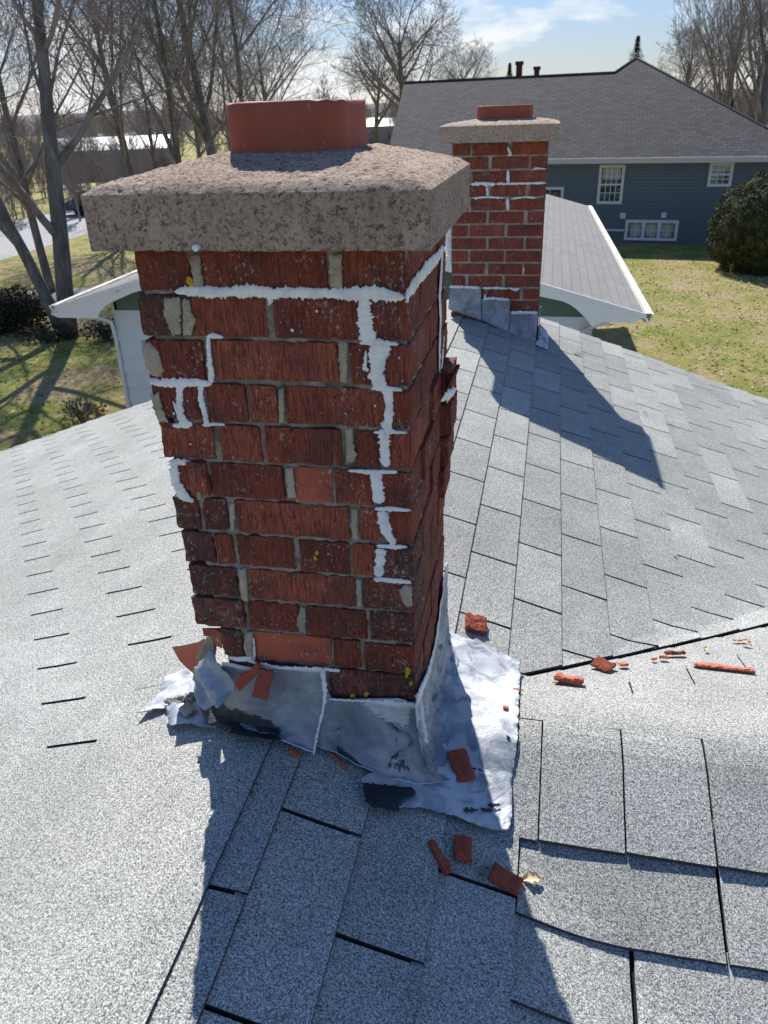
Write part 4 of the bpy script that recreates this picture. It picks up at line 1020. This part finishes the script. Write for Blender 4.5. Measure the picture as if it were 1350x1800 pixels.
for (px, pt, w) in ((912, 108, .3), (943, 117, .26)):
    b0 = onplane((px, 138), dN, dN.dot(rl)+2.0); zt_c = onplane((px, pt), dN, dN.dot(rl)+2.0).z
    cb = MB(); cb.box(b0.x-w/2, b0.x+w/2, b0.y-w/2, b0.y+w/2, zr-1.2, zt_c-.12); cb.box(b0.x-w/2-.05, b0.x+w/2+.05, b0.y-w/2-.05, b0.y+w/2+.05, zt_c-.15, zt_c)
    cb.build('chimney', flat('dark_red_brick', (.12, .035, .03), .9, .3, 8), brf)
vp = MB(); v0 = RP((1286, 188)); vp.tube([v0-Vector((0, 0, .3)), v0+Vector((0, 0, .25))], [.05, .05], 8); vp.build('vent_pipe', MDECK, brf)
fa = MB(); fa.prism([W3((eL-G1).dot(dX), zE-.16, OH), W3((eR-G1).dot(dX), zE-.16, OH), W3((eR-G1).dot(dX), zE+.04, OH), W3((eL-G1).dot(dX), zE+.04, OH)], -dN*.12)
fa.prism([W3((eL-G1).dot(dX), zE-.15, OH), W3((eR-G1).dot(dX), zE-.15, OH), W3((eR-G1).dot(dX), zE-.15, 0), W3((eL-G1).dot(dX), zE-.15, 0)], Vector((0, 0, .03)))
fa.build('eave_gutter', flat('off_white_trim', (.55, .53, .50), .6), bh, False, True)
MGL = M('window_glass', .08, 0, .8); gn = MGL.noise((3, 3, 6), 3); MGL.col(MGL.mix(MGL.step(gn, .42, .58), (.05, .055, .05), (.16, .16, .13))); MGL = MGL.m
MCU = flat('pale_curtain', (.45, .43, .36), .9, .3, 5)
MWT = flat('white_vinyl', (.66, .68, .74), .5, .05, 3)
def window(px, cols, rows, kind):
    us = [UV(BL(p)) for p in px]; u0 = (us[0][0]+us[3][0])/2; u1 = (us[1][0]+us[2][0])/2; z1 = (us[0][1]+us[1][1])/2; z0 = (us[2][1]+us[3][1])/2
    b = MB(); w = .11
    def bar(a, c, d, e, o0, o1): b.prism([W3(a, d, o0), W3(c, d, o0), W3(c, e, o0), W3(a, e, o0)], -dN*(o1-o0))
    bar(u0, u1, z0, z0+w, 0, .06); bar(u0, u1, z1-w, z1, 0, .06); bar(u0, u0+w, z0+w, z1-w, 0, .06); bar(u1-w, u1, z0+w, z1-w, 0, .06)
    iu0, iu1, iz0, iz1 = u0+w, u1-w, z0+w, z1-w
    if kind == 'triple':
        for i in (1, 2): c = iu0+(iu1-iu0)*i/3; bar(c-.07, c+.07, iz0, iz1, 0, .05)
    else:
        c = (iz0+iz1)/2; bar(iu0, iu1, c-.035, c+.035, 0, .05)
    for i in range(1, cols): c = iu0+(iu1-iu0)*i/cols; bar(c-.014, c+.014, iz0, iz1, .022, .035)
    for i in range(1, rows):
        if kind != 'triple' and i*2 == rows: continue
        c = iz0+(iz1-iz0)*i/rows; bar(iu0, iu1, c-.014, c+.014, .02, .034)
    f = b.build('window', MWT, bh, False, True)
    p = MB(); p.prism([W3(iu0, iz0, .004), W3(iu1, iz0, .004), W3(iu1, iz1, .004), W3(iu0, iz1, .004)], -dN*.012); p.build('pane', MGL, f, False, True)
    if kind == 'triple':
        for i in range(3):
            a = iu0+(iu1-iu0)*i/3+.12; c = iu0+(iu1-iu0)*(i+1)/3-.12; k = MB(); k.prism([W3(a, iz0+.05, .0165), W3(c, iz0+.05, .0165), W3(c, iz1-.08, .0165), W3(a, iz1-.08, .0165)], -dN*.002); k.build('blind', MCU, f, False, True)
    elif kind == 'tall':
        k = MB(); k.prism([W3(iu0+.05, iz1-.45, .0165), W3(iu1-.05, iz1-.45, .0165), W3(iu1-.05, iz1-.02, .0165), W3(iu0+.05, iz1-.02, .0165)], -dN*.002); k.build('blind', MCU, f, False, True)
window([(1055, 290), (1100, 289), (1093, 358), (1048, 359)], 4, 4, 'tall')
window([(1248, 285), (1291, 285), (1285, 328), (1243, 328)], 3, 4, 'small')
window([(1101, 387), (1193, 386), (1190, 423), (1096, 422)], 6, 2, 'triple')
window([(905, 329), (991, 328), (988, 395), (902, 396)], 4, 2, 'small')
for n_, (px, py, s) in (('vent', (1095, 379, .11)), ('vent', (1167, 378, .10))):
    c = UV(BL((px, py))); k = MB(); k.prism([W3(c[0]-s, c[1]-s, 0), W3(c[0]+s, c[1]-s, 0), W3(c[0]+s, c[1]+s, 0), W3(c[0]-s, c[1]+s, 0)], -dN*.07); k.build('vent', MWT, bh, False, True)
c, d = UV(BL((1066, 404))), UV(BL((1097, 405))); k = MB(); k.tube([W3(c[0], c[1], .06), W3(d[0], d[1], .06)], [.045, .045], 6); k.build('pipe', MWT, bh)

# ------------------------------------------------------------------ vegetation
q = M('grey_bark', .95); q.col(q.ramp(q.noise((5, 5, 1.4), 5, .7), [(.3, (.08, .07, .063)), (.55, (.18, .16, .145)), (.75, (.32, .29, .27))])); q.bump(q.noise((14, 14, 3), 4, .7), .03, 1.); MBK = q.m
q = M('twig_bark', .95); q.col(q.ramp(q.noise(2., 3, .6), [(.35, (.14, .115, .10)), (.65, (.30, .255, .23))])); MTW = q.m
def grow(rng, H_, r0, lean=Vector((0, 0, 1)), stems=1, spread=.55, maxlev=5, twig=.008, fork_h=.25, kids=(0, 7, 6, 5, 4, 3), up=.25, start=Vector((0, 0, 0)), lens=(1, .60, .52, .5, .5, .5)):
    trunk, crown = MB(), MB()
    def br(p, d, L, r, lev):
        n = [7, 7, 5, 4, 3, 3][min(lev, 5)]; pts = [p]; rs = [r]; dd = d.copy(); step = L/n
        for i in range(n):
            w = [.06, .13, .17, .2, .22, .25][min(lev, 5)]
            dd = (dd+Vector((rng.uniform(-w, w), rng.uniform(-w, w), rng.uniform(-w, w)*.6+(up*.12 if lev else .02)))).normalized()
            p = p+dd*step; pts.append(p); rs.append(max(twig*.6, r*(1-(i+1)/n*(.72 if lev else .62))))
        k = [10, 7, 5, 4, 3, 3][min(lev, 5)]
        (trunk if lev == 0 else crown).tube(pts, rs, k, 0, lev < 2)
        if lev >= maxlev: return
        nk = kids[min(lev+1, 5)]; nk = max(1, int(nk*rng.uniform(.8, 1.25)))
        for j in range(nk):
            f = rng.uniform(fork_h if lev == 0 else .18, 1.); f = 1. if j == 0 else f
            x = f*n; i = min(int(x), n-1); q = pts[i].lerp(pts[i+1], x-i); rr = rs[i]+(rs[i+1]-rs[i])*(x-i)
            ax = (pts[i+1]-pts[i]).normalized(); e = ax.cross(Vector((rng.uniform(-1, 1), rng.uniform(-1, 1), rng.uniform(-1, 1)))).normalized()
            ang = rng.uniform(.6, 1.25)*spread*(1.15 if lev else 1.)*(.35 if j == 0 else 1)
            nd_ = (ax*cos(ang)+e*sin(ang)); nd_.z += up*.6; nd_.normalize()
            Lk = L*lens[min(lev+1, 5)]*rng.uniform(.75, 1.25)*(1.15-.45*f)
            br(q, nd_, Lk, max(twig, rr*rng.uniform(.32, .58)), lev+1)
    for s in range(stems):
        dv = Vector(lean) if stems == 1 else (Vector(lean)+Vector((rng.uniform(-.3, .3), rng.uniform(-.3, .3), 0)))
        br(start, dv.normalized(), H_*.62, r0*(1 if s == 0 else .8), 0)
    return trunk, crown
def tree_at(p, label, seed, group='bare leafless trees', cat='tree', name='bare_tree', **kw):
    rng = random.Random(seed); e = empty(name, p, label, cat, group); t, c = grow(rng, **kw)
    for mb, nm, mt in ((t, 'trunk', MBK), (c, 'crown', MTW)):
        o = mb.build(nm, mt, None, True); o.parent = e
    return e
def cp_tree(src, p, s, rz, label):
    r = src.copy(); COL.objects.link(r); r.location = p; r.scale = (s,)*3; r.rotation_euler = (0, 0, rz); r['label'] = label
    for c in list(src.children): d = c.copy(); COL.objects.link(d); d.parent = r
    return r
# twin trunked tree by the drive
pt = on((122, 592), 2, GZ)
e = empty('bare_tree', pt, 'twin trunked bare tree standing on the lawn at left, casting its shadow towards the house', 'tree', 'bare leafless trees')
rng = random.Random(3); t1, c1 = grow(rng, 15, .25, Vector((.13, .05, 1)), spread=.7, fork_h=.25, kids=(0, 11, 8, 6, 4, 4), maxlev=5, twig=.0058)
t2, c2_ = grow(rng, 12, .18, Vector((-.36, .0, 1)), spread=.7, fork_h=.25, kids=(0, 9, 7, 6, 4, 4), maxlev=5, twig=.0058, start=Vector((-.15, 0, 0)))
for mb, nm, mt in ((t1, 'trunk', MBK), (t2, 'trunk', MBK)):
    o = mb.build(nm, mt, None, True); o.parent = e
c1.add(c2_.v, c2_.f); o = c1.build('crown', MTW, None, True); o.parent = e
tA = tree_at(atdist(296, 34, GZ), 'bare tree with a straight dark trunk seen just left of the near chimney cap', 11, H_=17, r0=.17, lean=Vector((.05, 0, 1)), spread=.88, up=.12, kids=(0, 15, 9, 6, 4, 3), maxlev=5, twig=.0085)
tB = tree_at(atdist(372, 38, GZ), 'thick bare tree forking upward right behind the clay flue', 12, H_=18, r0=.25, lean=Vector((-.03, 0, 1)), spread=.68, kids=(0, 15, 9, 6, 4, 3), maxlev=5, twig=.009, up=.22)
cp_tree(tA, atdist(428, 42, GZ), 1.05, 2.2, 'slender bare tree at the right end of the left group, against the sky')
cp_tree(tB, atdist(215, 45, GZ), .95, 1.1, 'bare tree behind the twin trunks, rising over the white shed')
cp_tree(tA, atdist(20, 30, GZ), .9, 4.0, 'bare tree at the far left edge with low spreading limbs')
cp_tree(tA, atdist(340, 60, GZ), .95, 5.0, 'thin distant bare tree between the two thick trunks left of the flue')
tC = tree_at(atdist(712, 78, GZ), 'large round crowned bare tree behind the far house, alone against the sky', 21, H_=17, r0=.42, spread=.85, fork_h=.2, kids=(0, 16, 9, 6, 4, 3), maxlev=5, twig=.014, up=.2)
cp_tree(tC, atdist(660, 95, GZ), .8, 2., 'smaller bare tree left of the round crowned tree')
tD = tree_at(atdist(1345, 56, GZ), 'broad bare tree with many upright branches at the right edge, behind the blue house', 31, H_=18, r0=.36, spread=.62, fork_h=.12, kids=(0, 18, 8, 6, 4, 3), maxlev=5, twig=.011, up=.6)
cp_tree(tD, atdist(1265, 78, GZ), .95, 1.7, 'hazy bare tree behind the hip of the blue roof'); cp_tree(tC, atdist(1205, 95, GZ), .8, 4., 'low bare tree peeping over the sloping end of the blue roof')
cp_tree(tC, atdist(1320, 90, GZ), .9, 1., 'far bare tree behind the upright branches at the right edge')
cp_tree(tC, atdist(810, 120, GZ), .85, 3.3, 'faint far bare tree just above the left end of the blue roof ridge')
MFO = M('evergreen_foliage', .9); MFO.col(MFO.ramp(MFO.noise(3, 4, .7), [(.35, (.02, .028, .010)), (.55, (.075, .085, .025)), (.72, (.20, .18, .06))])); MFO = MFO.m
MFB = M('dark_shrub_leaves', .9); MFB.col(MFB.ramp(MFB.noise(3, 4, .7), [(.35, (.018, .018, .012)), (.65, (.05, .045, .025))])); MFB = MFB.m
MFD = M('dry_foliage', .9); MFD.col(MFD.ramp(MFD.noise(6, 4, .7), [(.35, (.10, .09, .04)), (.65, (.30, .26, .14))])); MFD = MFD.m
def leafmass(mb, c, r, n, s, rng, shell=.55, seed=0., k1=.22):
    for i in range(n):
        d = Vector((rng.gauss(0, 1), rng.gauss(0, 1), rng.gauss(0, 1))).normalized()
        k = (shell+(1-shell)*rng.random()**.5)*(1+k1*noise.noise(d*2.3+Vector((seed, 0, 0)))+.12*noise.noise(d*7+Vector((seed, 0, 0))))
        p = Vector((c.x+d.x*r[0]*k, c.y+d.y*r[1]*k, c.z+d.z*r[2]*k))
        if p.z < c.z-r[2]*.95: continue
        a = Vector((rng.uniform(-1, 1), rng.uniform(-1, 1), rng.uniform(-1, 1))).normalized(); b = a.cross(d+Vector((.01, .02, 0))).normalized(); s2_ = s*rng.uniform(.6, 1.4)
        mb.add([p-a*s2_, p+b*s2_*.45, p+a*s2_, p-b*s2_*.45], [(0, 1, 2, 3)])
rng = random.Random(5)
hp = on((1345, 478), 2, GZ); e = empty('clipped_evergreen', hp, 'large rounded dark green evergreen shrub at the right, in front of the blue house', 'shrub')
mb = MB(); leafmass(mb, Vector((0, .6, 1.25)), (1.85, 1.8, 1.8), 38000, .042, rng, .9, k1=.07); mb.v = [v for v in mb.v]; o = mb.build('foliage', MFO); o.parent = e
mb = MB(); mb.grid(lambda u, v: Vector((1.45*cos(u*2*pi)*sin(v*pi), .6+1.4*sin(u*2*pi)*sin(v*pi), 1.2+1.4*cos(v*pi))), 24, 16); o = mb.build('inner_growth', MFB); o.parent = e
mb = MB(); mb.tube([Vector((0, .6, -.1)), Vector((0, .6, 1.))], [.12, .08], 8); o = mb.build('stem', MBK); o.parent = e
def shrub(px, r, n, s, mat, label, name='shrub', shell=.3, group='garden shrubs', stems=9):
    p = on(px, 2, GZ); e = empty(name, p, label, 'shrub', group); mb = MB(); leafmass(mb, Vector((0, 0, r[2]*.9)), r, n, s, rng, shell, seed=px[0]); o = mb.build('foliage', mat); o.parent = e
    k = MB()
    for i in range(stems*3):
        a = rng.uniform(0, 2*pi); q_ = Vector((cos(a)*r[0]*.75*rng.random(), sin(a)*r[1]*.75*rng.random(), r[2]*rng.uniform(1., 1.8))); k.tube([Vector((q_.x*.15, q_.y*.15, 0)), q_*.5+Vector((0, 0, .1)), q_], [.025, .016, .007], 4)
    o = k.build('stem', MBK); o.parent = e
shrub((20, 580), (1.3, 1.1, .62), 9000, .05, MFB, 'dark twiggy shrub on the lawn at the left edge')
shrub((150, 745), (.55, .4, .28), 260, .06, MFD, 'small pale leafed bush just beyond the left roof edge', shell=.2)
shrub((1268, 458), (.4, .35, .3), 500, .05, MFD, 'dry little shrub at the left foot of the large evergreen', shell=.2)
shrub((85, 600), (1.1, .5, .25), 600, .05, MFB, 'low dark groundcover clump at the base of the twin trunked tree', shell=.2)
shrub((190, 598), (1.0, .5, .3), 600, .05, MFB, 'low twiggy clump right of the twin trunked tree beside the garage', shell=.2)
def conifer(p, h, r, label):
    e = empty('conifer', p, label, 'tree', 'distant conifers'); mb = MB()
    for i in range(3000):
        t = rng.random()**.8; a = rng.uniform(0, 2*pi); rad = r*(1-t)*(rng.random()**.5)*(1+.3*sin(t*40)); q_ = Vector((cos(a)*rad, sin(a)*rad, h*.15+h*.85*t)); d = Vector((cos(a), sin(a), -.3)); b = d.cross(Vector((0, 0, 1))).normalized(); s = .16
        mb.add([q_-b*s*.5, q_+d*s*1.4, q_+b*s*.5], [(0, 1, 2)])
    o = mb.build('crown', MFO); o.parent = e; k = MB(); k.tube([Vector((0, 0, 0)), Vector((0, 0, h*.95))], [.25, .03], 6); o = k.build('trunk', MBK); o.parent = e
conifer(atdist(1108, 88, GZ), 10.8, 3.0, 'small conifer tip rising behind the peak of the blue roof'); conifer(atdist(893, 100, GZ), 9.6, 2., 'tiny conifer tip beside the distant dark red chimneys')
# far woods as one mass
tw = random.Random(9); t_, c_ = grow(tw, 10, .14, spread=.7, fork_h=.05, kids=(0, 13, 8, 5, 0, 0), maxlev=3, twig=.026, up=.5)
tpl_v = t_.v+c_.v; tpl_f = t_.f+[tuple(i+len(t_.v) for i in f) for f in c_.f]
fw = MB()
for i in range(420):
    a = tw.uniform(-60, 30)*pi/180; D = tw.uniform(80, 200)*(1 if i % 3 else 1.6); s = tw.uniform(.4, .85); ca, sa = cos(tw.uniform(0, 6)), sin(tw.uniform(0, 6)); bx, by = sin(a)*D, cos(a)*D
    fw.add([(bx+(x*ca-y*sa)*s, by+(x*sa+y*ca)*s, GZ+z*s) for x, y, z in tpl_v], tpl_f)
for i in range(260):
    a = tw.uniform(-62, -26)*pi/180; D = tw.uniform(50, 95); s = tw.uniform(.22, .5); t_a = tw.uniform(0, 6); ca, sa = cos(t_a), sin(t_a); bx, by = sin(a)*D, cos(a)*D
    fw.add([(bx+(x*ca-y*sa)*s, by+(x*sa+y*ca)*s, GZ+z*s) for x, y, z in tpl_v], tpl_f)
tag(fw.build('far_woods', flat('far_twigs', (.27, .235, .22), .95, .2, .3)), 'greyish brown leafless woodland along the horizon', 'woodland', kind='stuff')
hl = MB()
for D, hh, sd in ((420, 9, 1.),):
    def fn(u, v, D=D, hh=hh, sd=sd):
        a = (-100+170*u)*pi/180; r_ = D+v*60; return Vector((sin(a)*r_, cos(a)*r_, GZ-.1+(hh*(1+.5*noise.noise(Vector((u*9, sd, 0)))+.12*noise.noise(Vector((u*70, sd, 0)))))*sin(min(1, v*1.01)*pi)))
    hl.grid(fn, 200, 8)
tag(hl.build('hills', flat('wooded_hills', (.12, .11, .11), .95, .3, .05), None, True), kind='structure')
for i, (px, D, sc_k, rz, lb) in enumerate(((255, 55, .85, 0.4, 'bare tree behind the left edge of the near chimney cap'), (470, 62, .8, 5.2, 'low bare tree right of the slender tree, left of the sky gap'), (400, 70, .9, 3.9, 'far bare tree directly behind the clay flue'))):
    cp_tree((tA, tB)[i % 2], atdist(px, D, GZ), sc_k, rz, lb)
# white shed, a second pale building and parked cars beyond the road
MROOF = flat('pale_metal_roof', (.50, .52, .56), .4, .1, 1)
def shed(px, D, w, d, h, label, rz=0., wall=(.26, .25, .25)):
    p = atdist(px, D, GZ); e = empty('shed', p, label, 'building', 'pale buildings beyond the road'); e.rotation_euler = (0, 0, rz); mb = MB(); mb.box(-w/2, w/2, -d/2, d/2, 0, h); o = mb.build('wall', flat('shed_wall', wall, .7)); o.parent = e
    rf = MB(); rf.prism([Vector((-w/2-.3, -d/2-.3, h)), Vector((-w/2-.3, 0, h+d*.16)), Vector((-w/2-.3, d/2+.3, h))], Vector((w+.6, 0, 0))); o = rf.build('roof', MROOF, None, False, True); o.parent = e
    dr = MB()
    for i in range(4): x = -w/2+w*(i+.5)/4; dr.box(x-.6, x+.6, -d/2-.04, -d/2, .9 if i % 2 else .05, 2.2)
    for o in build_each(dr, 'door', flat('dark_opening', (.13, .13, .14), .5), None): o.parent = e
shed(190, 92, 11, 7, 2.7, 'long low white roofed building glimpsed through the trees above the road', .35); shed(640, 150, 12, 8, 3, 'tiny pale building far off between the trees left of the blue house', .2); shed(60, 75, 9, 7, 2.8, 'pale building behind the forked trunks at the left', .5, (.12, .12, .12)) if False else None
def car(px, D, col, label, rz):
    p = atdist(px, D, GZ); e = empty('parked_car', p, label, 'car', 'cars parked beyond the road'); e.rotation_euler = (0, 0, rz); b = MB()
    prof = [(-2.2, .35), (-2.2, .8), (-1.9, .95), (-1.3, 1.0), (1.0, 1.0), (2.0, .85), (2.2, .7), (2.2, .35)]; b.prism([Vector((x, -.85, z)) for x, z in prof], Vector((0, 1.7, 0))); o = b.build('body', flat('car_paint', col, .3), None, False, True); o.parent = e
    g = MB(); g.prism([Vector((x, -.75, z)) for x, z in [(-1.7, 1.0), (-1.3, 1.42), (.3, 1.45), (1.0, 1.0)]], Vector((0, 1.5, 0))); o = g.build('window', MGL, None, False, True); o.parent = e
    for x in (-1.4, 1.4):
        for y in (-.86, .7): w = MB(); w.tube([Vector((x, y, .33)), Vector((x, y+.18, .33))], [.33, .33], 14); o = w.build('wheel', MDECK); o.parent = e
car(150, 56, (.05, .07, .1), 'dark blue car parked in front of the long white roofed building', .5); car(205, 58, (.45, .47, .5), 'silver car parked right of the dark blue car', .4)
